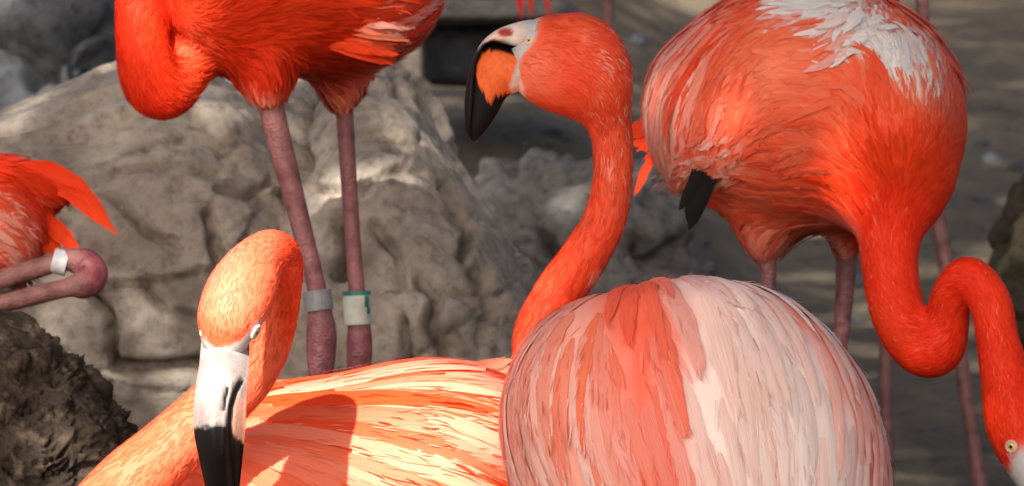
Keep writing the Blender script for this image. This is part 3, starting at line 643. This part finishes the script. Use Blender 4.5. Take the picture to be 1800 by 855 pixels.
# --- sunlit bird in front: face towards the viewer, bill hanging down
def col_b(px, py, P, r):
    body = smooth(4.945, 4.975, P[..., 2]+.00005*(px-600)); n = mixc(ORANGE, CORAL*.6+SALMON*.4, np.clip(.4+.35*frost(P, 7, 40)+.14*(r-.5), 0, 1))
    n = mixc(n, ORANGE, smooth(470, 510, px)*smooth(640, 560, py))  # shaded right side of the neck painted a deeper orange
    cheek = smooth(640, 600, py)*smooth(600, 580, py+0*px)
    n = mixc(n, PINK, .12*smooth(470, 400, px)*smooth(600, 480, py)*smooth(390, 430, py))
    n = mixc(n, ORANGE, .6*np.exp(-((py-597-.25*(px-396)*0)/16)**2)*smooth(455, 430, px)*smooth(345, 380, px))
    skin = smooth(-4, 4, py+7*vnoise(P*260, 8)-np.interp(px, [330, 352, 380, 410, 432, 445, 470], [566, 594, 612, 608, 592, 574, 560]))*smooth(4.745, 4.73, P[..., 2])*smooth(470, 455, px); n = mixc(n, SKIN, skin)
    b = mixc(mixc(ORANGE, CORAL, r), mixc(CORAL, PINK*.4+SALMON*.6, r), smooth(.4, .8, r*.8+.3*frost(P, 4, 30)))
    b = mixc(b, PINK, .6*smooth(640, 860, px)*smooth(720, 860, py+.3*(px-700))*r)
    c = mixc(n, b, body); return c, mixc(c, PINK*.3+SALMON*.7, body*np.clip(r*.6, 0, 1))
B = Bird('bright sunlit flamingo at front left, face forward with its bill hanging down', (600, 1160, 5.06), col_b)
B.ell(650, 890, 5.07, 330, 222, .120, 3, 6, dir=(1, -.08, 0), src=(330, 700, 5.0))
B.ell(430, 930, 5.06, 240, 232, .115, 0, 0, k=.05, dir=(1, .1, 0), src=(260, 760, 5.0))
B.ell(800, 850, 5.10, 200, 182, .10, -6, k=.05, dir=(1, -.25, 0), src=(500, 640, 5.0))
B.chain([(396, 588, 4.694, 45), (404, 555, 4.695, 57), (423, 515, 4.71, 62), (447, 470, 4.735, 50), (478, 444, 4.77, 41), (495, 462, 4.81, 38), (488, 520, 4.845, 41), (470, 590, 4.87, 46), (438, 655, 4.885, 49), (380, 715, 4.895, 53), (300, 788, 4.895, 58), (215, 868, 4.89, 66), (165, 960, 4.91, 78), (240, 1040, 4.98, 100), (380, 1010, 5.04, 120)], k=.006, mult=5, flow=1)
B.build(.004)
def b_body(P): px, py = pix(P); return ((P[:, 2] > 4.93) & (P[:, 2] < 5.11) & (px > 400) & (px < 960) & (py > 655) & (py < 930)).astype(float)
def b_mask(P):
    px, py = pix(P); sk = (py > np.interp(px, [330, 352, 380, 410, 432, 445, 470], [564, 591, 608, 604, 589, 571, 557])) & (P[:, 2] < 4.74); return (~sk).astype(float)
B.plumage(26000, lambda P: .0065+.022*b_body(P)+.003*(P[:, 2] > 4.8), lambda P: b_mask(P)*(1-.999*b_body(P)), lift=.05, tilt=.18)
B.feathers(150, b_body, .16, .018, 12, .045, .05, min_gap=.0112, fray=9, arch=.14)
B.eye(449, 584, 12, .42, True); B.eye(347, 586, 4.5, .3, True)
def b_bill():
    # three dimensional sweep: base on the face, tip down and slightly forward
    rows = crom(np.array([(398, 572, 4.705, 40, .028), (396, 605, 4.688, 42, .029), (394, 640, 4.66, 43, .030), (390, 670, 4.64, 44, .028), (387, 715, 4.63, 45.5, .027), (386, 760, 4.626, 44.5, .026), (388, 805, 4.63, 38, .024), (391, 855, 4.642, 30, .020), (394, 900, 4.66, 21, .014), (397, 930, 4.675, 9, .006)]), 150)
    n = 110; th = np.linspace(0, 2*math.pi, n, endpoint=False); V = []; Cc = []
    for i, (x, y, d, hw, dep) in enumerate(rows):
        for a in th:
            ca, sa = math.cos(a), math.sin(a); sx = abs(ca)**.85*math.copysign(1, ca); p = uvw(x+hw*sx, y, d+.022) + np.array([0, 0, -dep*(sa if sa < 0 else 1-abs(ca+.12)**1.5)])
            V.append(p)
    V = np.array(V); px, py = pix(V); F = [[i*n+j, i*n+(j+1) % n, (i+1)*n+(j+1) % n, (i+1)*n+j] for i in range(149) for j in range(n)]+[list(range(149*n, 150*n))]
    ang = np.tile(th, 150); front = np.sin(ang) > -.2
    gape = [(424, 668), (413, 690), (406, 715), (403, 745), (405, 790), (409, 860)]; nos = [(400, 684), (396, 700), (393, 720)]
    gd = seg_dist2(px, py, gape); V[:, 2] += .004*np.exp(-(gd/5)**2)*front; nd_ = seg_dist2(px, py, nos); V[:, 2] += .004*np.exp(-(nd_/4)**2)*front
    # raised ridge of the upper bill between nostril and gape
    V[:, 2] -= .0025*np.exp(-((seg_dist2(px, py, [(407, 672), (397, 720), (394, 800)]))/5)**2)*front
    c = mixc(np.array((.42, .37, .35)), np.array((.26, .17, .15)), np.clip(.9*frost(V, 5, 70)-.2+.5*smooth(25, 45, np.abs(px-392)), 0, 1)*.75); right = px > np.interp(py, [668, 690, 715, 745, 790, 860], [424, 414, 407, 404, 406, 410])  # pinkish mottling, plus shading painted darker towards both sides
    c = mixc(c, np.array((.70, .34, .24)), (right & (py > 680))*smooth(680, 720, py)*1.)
    jj = 5*vnoise(V*300, 4); blk = smooth(-5, 5, py+jj-np.where(right, 765+.9*(px-410), 752-.12*(px-345))); c = mixc(c, DARK*1.3, blk)
    c = mixc(c, DARK, np.maximum(smooth(6.5, 4, gd), smooth(4.5, 2, nd_))*front*smooth(662, 672, py))
    return V, F, c, right
V, F, c, right = b_bill()
up = [f for f in F if not all(right[i] for i in f)]; lo = [f for f in F if all(right[i] for i in f)]
def sub(V, F, c):
    ids = sorted({i for f in F for i in f}); mp = {j: k for k, j in enumerate(ids)}; return V[ids], [[mp[i] for i in f] for f in F], c[ids]
v, f, cc = sub(V, up, c); link_mesh('upper_bill', to_world(v), f, M_HORN, B.root, col=cc)
v, f, cc = sub(V, lo, c); link_mesh('lower_bill', to_world(v), f, M_HORN, B.root, col=cc)
for i, (x0, y0, x1, y1, w) in enumerate([(700, 668, 900, 632, 46), (720, 676, 905, 645, 40)]):
    B.free_feather([(x0, y0, 5.14), ((x0+x1)/2, (y0+y1)/2+7, 5.15), (x1, y1, 5.16)], w, CORAL, SALMON, 'tail_feather', (0, .6, -1))

# --- right bird: red, neck bent to the ground, white patch on the back
def col_d(px, py, P, r):
    nk = smooth(300, 380, py+.2*(1600-px)*0)*smooth(1480, 1530, px); base = mixc(RED, ORANGE, np.clip(.1+.5*frost(P, 3, 30)+.4*(r-.5), 0, 1))
    base = mixc(base, SALMON, .5*smooth(.93, 1, r))
    b = mixc(ORANGE*.8+RED*.2, CORAL*.5+SALMON*.5, np.clip(.3+.5*frost(P, 8, 25)+.5*(r-.5)-.6*smooth(1420, 1560, px)*smooth(150, 300, py), 0, 1))
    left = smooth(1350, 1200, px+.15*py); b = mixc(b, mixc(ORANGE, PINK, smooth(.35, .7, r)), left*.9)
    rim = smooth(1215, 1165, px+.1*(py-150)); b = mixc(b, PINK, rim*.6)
    glow = np.exp(-(((px-1400)/70)**2+((py-110)/60)**2)); b = mixc(b, SALMON, glow*.6)  # sun glow on the back painted into the feather colour
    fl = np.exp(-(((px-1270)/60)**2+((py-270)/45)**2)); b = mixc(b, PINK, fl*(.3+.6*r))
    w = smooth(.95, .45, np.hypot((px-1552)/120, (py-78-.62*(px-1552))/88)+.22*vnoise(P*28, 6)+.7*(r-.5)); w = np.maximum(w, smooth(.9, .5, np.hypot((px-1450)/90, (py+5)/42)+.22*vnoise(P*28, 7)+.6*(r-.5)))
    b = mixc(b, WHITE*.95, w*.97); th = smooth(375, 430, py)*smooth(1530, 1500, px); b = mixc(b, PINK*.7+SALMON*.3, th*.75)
    c = mixc(b, base, nk); skin = smooth(-3, 4, (px-1772)*.9-(835-py)*.22+6*vnoise(P*200, 3))*smooth(775, 800, py); c = mixc(c, SKIN, skin)
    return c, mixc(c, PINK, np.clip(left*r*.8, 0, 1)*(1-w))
D = Bird('red-orange flamingo at right with white back patch, lowering its curved neck', (1420, 1210, 5.5), col_d)
def d_lie(P):
    px, py = pix(P); t = smooth(1440, 1270, px)*smooth(330, 190, py); w = smooth(1430, 1500, px)*smooth(260, 120, py)
    a = np.array([-1, -.12, 0])+0*P; a = a*(1-t)[:, None]+np.array([-.5, -1, 0])*t[:, None]; return a*(1-w)[:, None]+np.array([-.35, -1, -.2])*w[:, None]
D.ell(1420, 185, 5.47, 262, 222, .155, 0, 0, src=d_lie)
D.ell(1560, 230, 5.40, 122, 160, .115, 12, k=.05, dir=(-.5, .6, 0), src=(1570, 480, 5.25))
D.ell(1345, 375, 5.46, 48, 85, .045, 0, k=.03, dir=(0, -1, 0)); D.ell(1487, 385, 5.52, 28, 78, .03, 0, k=.03, dir=(0, -1, 0))
D.ell(1215, 215, 5.47, 62, 110, .09, 10, k=.04, dir=(-.5, -1, 0), src=(1330, 40, 5.4))
D.chain([(1566, 330, 5.37, 92), (1564, 400, 5.35, 60), (1564, 470, 5.34, 50), (1578, 545, 5.33, 49), (1606, 595, 5.32, 51), (1640, 610, 5.315, 54), (1664, 570, 5.31, 40), (1672, 520, 5.30, 35), (1703, 489, 5.29, 38), (1740, 530, 5.28, 37), (1754, 600, 5.275, 38), (1772, 680, 5.27, 47), (1787, 745, 5.265, 55), (1802, 800, 5.26, 44), (1816, 840, 5.26, 33)], k=.03, mult=5, flow=-1)
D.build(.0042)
def d_body(P): px, py = pix(P); return ((py < 420) & (px < 1690) & (P[:, 2] < 5.6)).astype(float)*smooth(1640, 1560, px+.6*py-200)
def d_mask(P): px, py = pix(P); return (((px-1772)*.9-(835-py)*.22 < 3) | (py < 780)).astype(float)
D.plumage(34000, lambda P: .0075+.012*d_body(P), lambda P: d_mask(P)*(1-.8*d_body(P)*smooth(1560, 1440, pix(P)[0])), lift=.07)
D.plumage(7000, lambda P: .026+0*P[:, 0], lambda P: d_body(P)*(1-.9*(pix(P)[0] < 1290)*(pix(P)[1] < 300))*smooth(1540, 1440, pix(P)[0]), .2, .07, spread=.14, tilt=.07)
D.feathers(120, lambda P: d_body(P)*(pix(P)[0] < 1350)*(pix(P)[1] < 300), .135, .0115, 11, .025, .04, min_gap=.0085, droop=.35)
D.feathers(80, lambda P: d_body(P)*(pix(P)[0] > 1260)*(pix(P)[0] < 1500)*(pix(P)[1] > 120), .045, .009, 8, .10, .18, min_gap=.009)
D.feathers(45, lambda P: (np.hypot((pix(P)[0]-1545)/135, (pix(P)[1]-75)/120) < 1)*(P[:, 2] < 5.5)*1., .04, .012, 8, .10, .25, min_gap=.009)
dh = D.hit(1262, 262)[0][2]
for x, y, dx, dy, w in [(1252, 262, -40, 142, 40), (1240, 258, -46, 112, 30), (1258, 258, -30, 118, 30), (1246, 256, -40, 130, 40)]:
    D.free_feather([(x, y, dh+.034), (x+dx*.35, y+dy*.5, dh+.014), (x+dx, y+dy, dh+.014)], w, DARK, DARK, 'flight_feather', (-.2, 0, -1), fray=0, ragged=.15)
def col_fluff(px, py, P, r): c = mixc(ORANGE, CORAL, r); return c, mixc(CORAL, PINK, np.clip(.2+r, 0, 1))
D.feathers(40, lambda P: ((np.hypot((pix(P)[0]-1292)/58, (pix(P)[1]-262)/58) < 1) & (P[:, 2] < 5.46))*1., .046, .009, 9, .14, .28, min_gap=.006, colfn=col_fluff, fray=16)
for (x0, y0), (x1, y1), w in [((1190, 190), (1104, 236), 44), ((1190, 235), (1108, 252), 30), ((1168, 235), (1114, 345), 20), ((1175, 215), (1112, 222), 34), ((1170, 240), (1122, 262), 24)]:
    D.free_feather([(x0, y0, 5.52), ((x0+x1)/2-3, (y0+y1)/2+4, 5.53), (x1, y1, 5.53)], w, ORANGE*.6+RED*.4, ORANGE, 'tail_feather', (-.2, .2, -1))
D.eye(1778, 785, 9.5, .42, True)
L1 = D.leg([(1350, 425, 5.45, 16), (1351, 470, 5.45, 13.5), (1352, 540, 5.45, 12.5), (1354, 700, 5.45, 12.5), (1356, 830, 5.45, 15), (1357, 880, 5.45, 21), (1357, 920, 5.45, 17), (1358, 1000, 5.45, 11), (1360, 1300, 5.42, 11), (1360, 1412, 5.42, 12)], LEGC*.8, LEGD)
L2 = D.leg([(1489, 430, 5.52, 20), (1487, 480, 5.52, 18), (1481, 560, 5.52, 15), (1474, 640, 5.52, 13), (1464, 820, 5.52, 15), (1461, 870, 5.52, 21), (1460, 920, 5.52, 16), (1458, 1000, 5.52, 11), (1452, 1300, 5.5, 11), (1452, 1405, 5.5, 12)], LEGC*.8, LEGD)
def pale_bill(px, py, V): return mixc(mixc(SKIN, BILLPINK, frost(V, 3, 120)*.6), DARK, smooth(960, 980, py))
D.bill_part('upper_bill', [((1790, 812), (1838, 800)), ((1793, 850), (1842, 846)), ((1800, 890), (1846, 896)), ((1815, 940), (1850, 945)), ((1836, 990), (1846, 1000)), ((1860, 1030), (1850, 1030))], 5.262, [.022, .021, .019, .016, .012, .002], pale_bill)
D.bill_part('lower_bill', [((1836, 806), (1856, 800)), ((1841, 846), (1872, 850)), ((1846, 896), (1890, 905)), ((1850, 945), (1892, 960)), ((1848, 1000), (1872, 1010)), ((1856, 1028), (1860, 1030))], 5.262, [.018, .018, .017, .014, .010, .002], lambda px, py, V: mixc(np.tile(np.array((.78, .13, .03)), (len(px), 1)), DARK, smooth(930, 950, py)))

# --- standing bird top left: banded legs, neck folded in a U
def col_a(px, py, P, r):
    neck = smooth(330, 290, px); n = mixc(RED, ORANGE, np.clip(.05+.5*frost(P, 3, 25)+.5*(r-.5), 0, 1))
    b = mixc(RED*.8, ORANGE*.9, np.clip(.25+.6*frost(P, 9, 22)+.5*(r-.5), 0, 1)); tail = smooth(600, 690, px+.2*py); b = mixc(b, mixc(CORAL, PINK, r), tail*.6*smooth(.3, .7, r))
    lit_br = np.exp(-(((px-325)/35)**2+((py-70)/60)**2)); b = mixc(b, CORAL, lit_br*.5)  # sunlit breast patch painted in as lighter plumage
    th = smooth(110, 170, py)*smooth(400, 420, px); b = mixc(b, SALMON*.8+PINK*.2, th*.8)
    c = mixc(b, n, neck); return c, mixc(c, PINK, .6*tail*r)
A = Bird('deep red flamingo at top left standing on two legs with identification bands', (560, 1130, 5.5), col_a)
A.ell(530, -45, 5.5, 235, 170, .14, 6, 0, dir=(1, .1, 0), src=(250, -40, 5.4))
A.ell(400, -20, 5.47, 130, 135, .115, 0, k=.05, dir=(.8, .4, 0), src=(250, 120, 5.4))
A.ell(660, -15, 5.5, 90, 105, .08, 15, k=.05, dir=(1, .15, 0))
A.ell(462, 105, 5.43, 48, 90, .045, 8, k=.03, dir=(.1, -1, 0)); A.ell(602, 110, 5.56, 42, 92, .04, -3, k=.04, dir=(.1, -1, 0))
A.chain([(395, -270, 5.36, 42), (330, -290, 5.37, 38), (285, -230, 5.38, 38), (262, -130, 5.385, 41), (250, -30, 5.39, 44), (249, 60, 5.39, 46), (262, 130, 5.40, 53), (287, 153, 5.415, 58), (320, 120, 5.43, 52), (346, 66, 5.44, 56), (380, 10, 5.46, 80)], k=.012, mult=5, flow=1)
A.ell(405, -262, 5.36, 80, 62, .03, -15, k=.02, dir=(-1, .2, 0))
A.build(.0045)
def a_body(P): px, py = pix(P); return ((px > 330) & (py < 175)).astype(float)*smooth(300, 420, px)
A.plumage(28000, lambda P: .009+.018*a_body(P), None, lift=.12)
A.feathers(60, lambda P: a_body(P)*(P[:, 2] < 5.5)*(pix(P)[0] > 380)*(pix(P)[1] < 90), .085, .013, 9, .06, .12, min_gap=.011)
for k in range(20):
    t = k/19; x1 = 790-105*t**.8+rng.uniform(-8, 8); y1 = -32+145*t+rng.uniform(-5, 5); x0 = x1-rng.uniform(110, 150); y0 = y1-rng.uniform(20, 45)
    cc = [RED*.8, RED, ORANGE, CORAL, SALMON, PINK, SALMON, CORAL, ORANGE][min(8, int(t*9))]
    A.free_feather([(x0, y0, 5.425), ((x0+x1)/2, (y0+y1)/2+3, 5.41-.004*(k % 3)), (x1, y1, 5.44)], rng.uniform(15, 25), cc*.5+ORANGE*.5, cc, 'tail_feather', (.15, .3, -1))
LA = A.leg([(470, 145, 5.43, 26), (478, 195, 5.43, 23), (502, 290, 5.43, 20.5), (530, 400, 5.43, 18), (553, 490, 5.43, 16.5), (562, 545, 5.43, 21), (565, 590, 5.43, 27), (564, 640, 5.43, 24), (563, 690, 5.43, 16), (566, 800, 5.42, 14), (572, 1100, 5.40, 13), (572, 1160, 5.4, 15)], LEGC, LEGD)
LB = A.leg([(602, 160, 5.56, 18), (606, 205, 5.56, 15.5), (612, 300, 5.56, 14.5), (620, 420, 5.56, 14), (627, 510, 5.56, 15), (631, 560, 5.56, 19), (632, 605, 5.56, 22.5), (631, 650, 5.56, 21), (632, 700, 5.56, 14), (634, 800, 5.56, 12.5), (640, 1100, 5.55, 12), (640, 1150, 5.55, 14)], LEGC, LEGD)
A.band(LA, 559, 528, 5.43, 25, 18, (.13, .99), M_BAND_GREY, label='plain grey leg band')
wb = A.band(LB, 628, 542, 5.56, 23.5, 29, (.05, 1), M_BAND_WHITE, label='white leg band with green rim and mark')
A.band(LB, 627, 516, 5.56, 24.5, 3.5, (.05, 1), M_GREEN, 'band_rim')
for (x, y, w, hgt) in [(645, 530, 3.5, 10), (648, 546, 2.5, 6)]:
    c0 = uvw(x, y, 5.56); ctr = uvw(628, 542, 5.56); m = m_per_px(5.56); R = 24.9*m; V = []
    for dy in (-hgt, hgt):
        for dx in (-w, 0, w):
            ux = np.clip((x+dx-628)*m/R, -.98, .98); V.append(np.array([ctr[0]+R*ux, c0[1]-dy*m, ctr[2]-R*math.sqrt(1-ux*ux)]))
    link_mesh('band_mark', to_world(np.array(V)), [[0, 1, 4, 3], [1, 2, 5, 4]], M_GREEN, LB)
def shift_bill(V):
    c = uvw(940, 95, 4.94); t = uvw(465, -275, 5.36); q = V-c; q = q*np.array([-1, 1, 1.])*5.36/4.94; return t+q
A.bill_part('upper_bill', U, 4.94, hu, col_upper, shift_bill); A.bill_part('lower_bill', Lw, 4.94, [x*.97 for x in hl], col_lower, shift_bill)

# --- bird at the left edge: sitting on its nest, tail and folded legs in view
def col_e(px, py, P, r):
    c = mixc(RED, ORANGE, np.clip(.4+.5*frost(P, 3, 30)+.5*(r-.5), 0, 1)); p = smooth(60, 10, px)*smooth(310, 350, py); c = mixc(c, mixc(CORAL, PINK, r), p*.8); return c, mixc(c, PINK, p*r*.6)
E = Bird('red flamingo at the left edge sitting with folded legs and a drooping tail', (-130, 600, 5.6), col_e)
E.ell(-150, 390, 5.6, 195, 112, .12, -4, dir=(1, -.1, 0)); E.ell(-10, 370, 5.58, 82, 82, .07, -10, k=.05, dir=(1, -.35, 0)); E.ell(70, 330, 5.58, 50, 26, .03, -18, k=.03, dir=(1, -.4, 0))
E.ell(10, 440, 5.56, 40, 45, .035, 0, k=.04, dir=(.3, -1, 0))
E.chain([(-560, 40, 5.5, 45), (-540, -20, 5.5, 40), (-480, -30, 5.5, 38), (-430, 30, 5.52, 40), (-420, 130, 5.54, 44), (-400, 240, 5.56, 52), (-330, 330, 5.58, 75), (-250, 380, 5.6, 95)], k=.02, flow=1)
E.ell(-585, 62, 5.5, 62, 48, .03, 35, k=.02, dir=(.5, .8, 0))
E.build(.005)
E.plumage(14000, lambda P: .012+.014*(pix(P)[0] > -300), None, lift=.13)
E.feathers(40, lambda P: (pix(P)[0] > -120)*(P[:, 2] < 5.6)*1., .08, .012, 9, .05, .12, min_gap=.011)
for pts, w in [([(20, 305), (95, 308), (150, 345), (203, 413)], 34), ([(10, 296), (90, 300), (140, 330), (185, 385)], 34), ([(20, 315), (80, 320), (130, 345), (188, 400)], 34), ([(0, 300), (60, 300), (110, 318), (150, 352)], 40), ([(20, 350), (70, 380), (110, 415), (140, 445)], 40), ([(0, 370), (50, 400), (80, 425), (112, 446)], 50), ([(0, 330), (40, 345), (70, 380), (100, 430)], 46)]:
    E.free_feather([(x, y, 5.55+.004*i) for i, (x, y) in enumerate(pts)], w, ORANGE*.5+RED*.5, ORANGE, 'tail_feather', (.1, .5, -1))
def e_bill(V):
    c = uvw(940, 95, 4.94); t = uvw(-622, 88, 5.5); q = (V-c)*5.5/4.94; a = math.radians(25); R = np.array([[math.cos(a), math.sin(a), 0], [-math.sin(a), math.cos(a), 0], [0, 0, 1]]); return t+q@R
E.bill_part('upper_bill', U, 4.94, hu, col_upper, e_bill); E.bill_part('lower_bill', Lw, 4.94, [x*.97 for x in hl], col_lower, e_bill)
l1 = E.leg([(-140, 545, 5.5, 15), (-60, 515, 5.5, 16), (0, 492, 5.5, 17), (60, 473, 5.5, 18), (105, 461, 5.5, 17), (128, 458, 5.5, 22), (150, 465, 5.5, 29), (160, 484, 5.495, 30), (144, 500, 5.488, 27), (118, 506, 5.484, 17), (60, 520, 5.48, 17), (0, 535, 5.48, 16), (-100, 556, 5.48, 15), (-180, 580, 5.48, 15)], LEGC*1.05, LEGC*1.1)
E.band(l1, 106, 461, 5.5, 22, 13, (1, .25), M_STEEL, label='plain metal leg band')

# --- two more birds stand further back; the photograph shows little more than their legs
def back_bird(label, hip, d, legs, lean=1, hang=()):
    def cf(px, py, P, r): c = mixc(RED, CORAL, np.clip(.3+.5*frost(P, 3, 20)+.4*(r-.5), 0, 1)); return c, c
    x, y = hip; b = Bird(label, (x, y+760, d), cf); s = lean
    b.ell(x, y-110, d, 230, 135, .13, 6*s, dir=(-s, 0, 0)); b.ell(x-s*190, y-100, d, 130, 70, .07, 0, k=.05, dir=(-s, 0, 0))
    b.chain([(x+s*150, y-130, d, 95), (x+s*250, y-180, d, 60), (x+s*290, y-280, d, 44), (x+s*250, y-380, d, 40), (x+s*240, y-480, d, 38), (x+s*290, y-550, d, 38), (x+s*360, y-545, d, 52)], k=.03, flow=-1)
    b.ell(x+s*375, y-535, d, 78, 60, .04, -12*s, k=.02, dir=(-s, .2, 0))
    for l in legs: b.ell(l[0][0], l[0][1]-10, l[0][2], 40, 70, .045, 0, k=.04, dir=(0, -1, 0))
    b.build(.007); b.plumage(5000, lambda P: .03+0*P[:, 0], None, .2)
    for l in legs: b.leg(l, LEGC*.75, LEGC*.7)
    def mv(V):
        c = uvw(940, 95, 4.94); t = uvw(x+s*440, y-530, d); q = (V-c)*np.array([-s, 1, 1.])*d/4.94*.95; return t+q
    b.bill_part('upper_bill', U, 4.94, hu, col_upper, mv); b.bill_part('lower_bill', Lw, 4.94, [q*.97 for q in hl], col_lower, mv)
    for (p0, p1, w) in hang: b.free_feather([(*p0, d-.02), ((p0[0]+p1[0])/2, (p0[1]+p1[1])/2, d-.03), (*p1, d-.02)], w, RED, RED, 'tail_feather')
    return b
back_bird('flamingo far right whose two thin dusky legs show behind the red one', (1600, -170), 6.5,
          [[(1618, -120, 6.5, 17), (1621, 0, 6.5, 12), (1630, 180, 6.5, 12), (1641, 330, 6.5, 15), (1648, 385, 6.5, 17), (1658, 440, 6.5, 14), (1690, 640, 6.5, 13), (1722, 850, 6.5, 13), (1728, 900, 6.5, 14)],
           [(1570, -120, 6.6, 17), (1566, 60, 6.6, 12), (1560, 300, 6.6, 14), (1558, 350, 6.6, 16), (1557, 420, 6.6, 12), (1557, 640, 6.6, 11.5), (1560, 850, 6.6, 11.5), (1560, 885, 6.6, 13)]], -1)
back_bird('flamingo at top centre of which one leg and hanging red feathers show', (1010, -190), 8.0,
          [[(1066, -150, 8.0, 14), (1068, 0, 8.0, 10.5), (1070, 120, 8.0, 10), (1071, 170, 8.0, 13), (1071, 230, 8.0, 10), (1072, 420, 8.0, 9), (1072, 520, 8.0, 10)]], 1,
          [((912, -140), (916, 34), 14), ((924, -140), (934, 30), 14), ((930, -140), (966, 26), 15), ((905, -120), (912, 20), 10)])
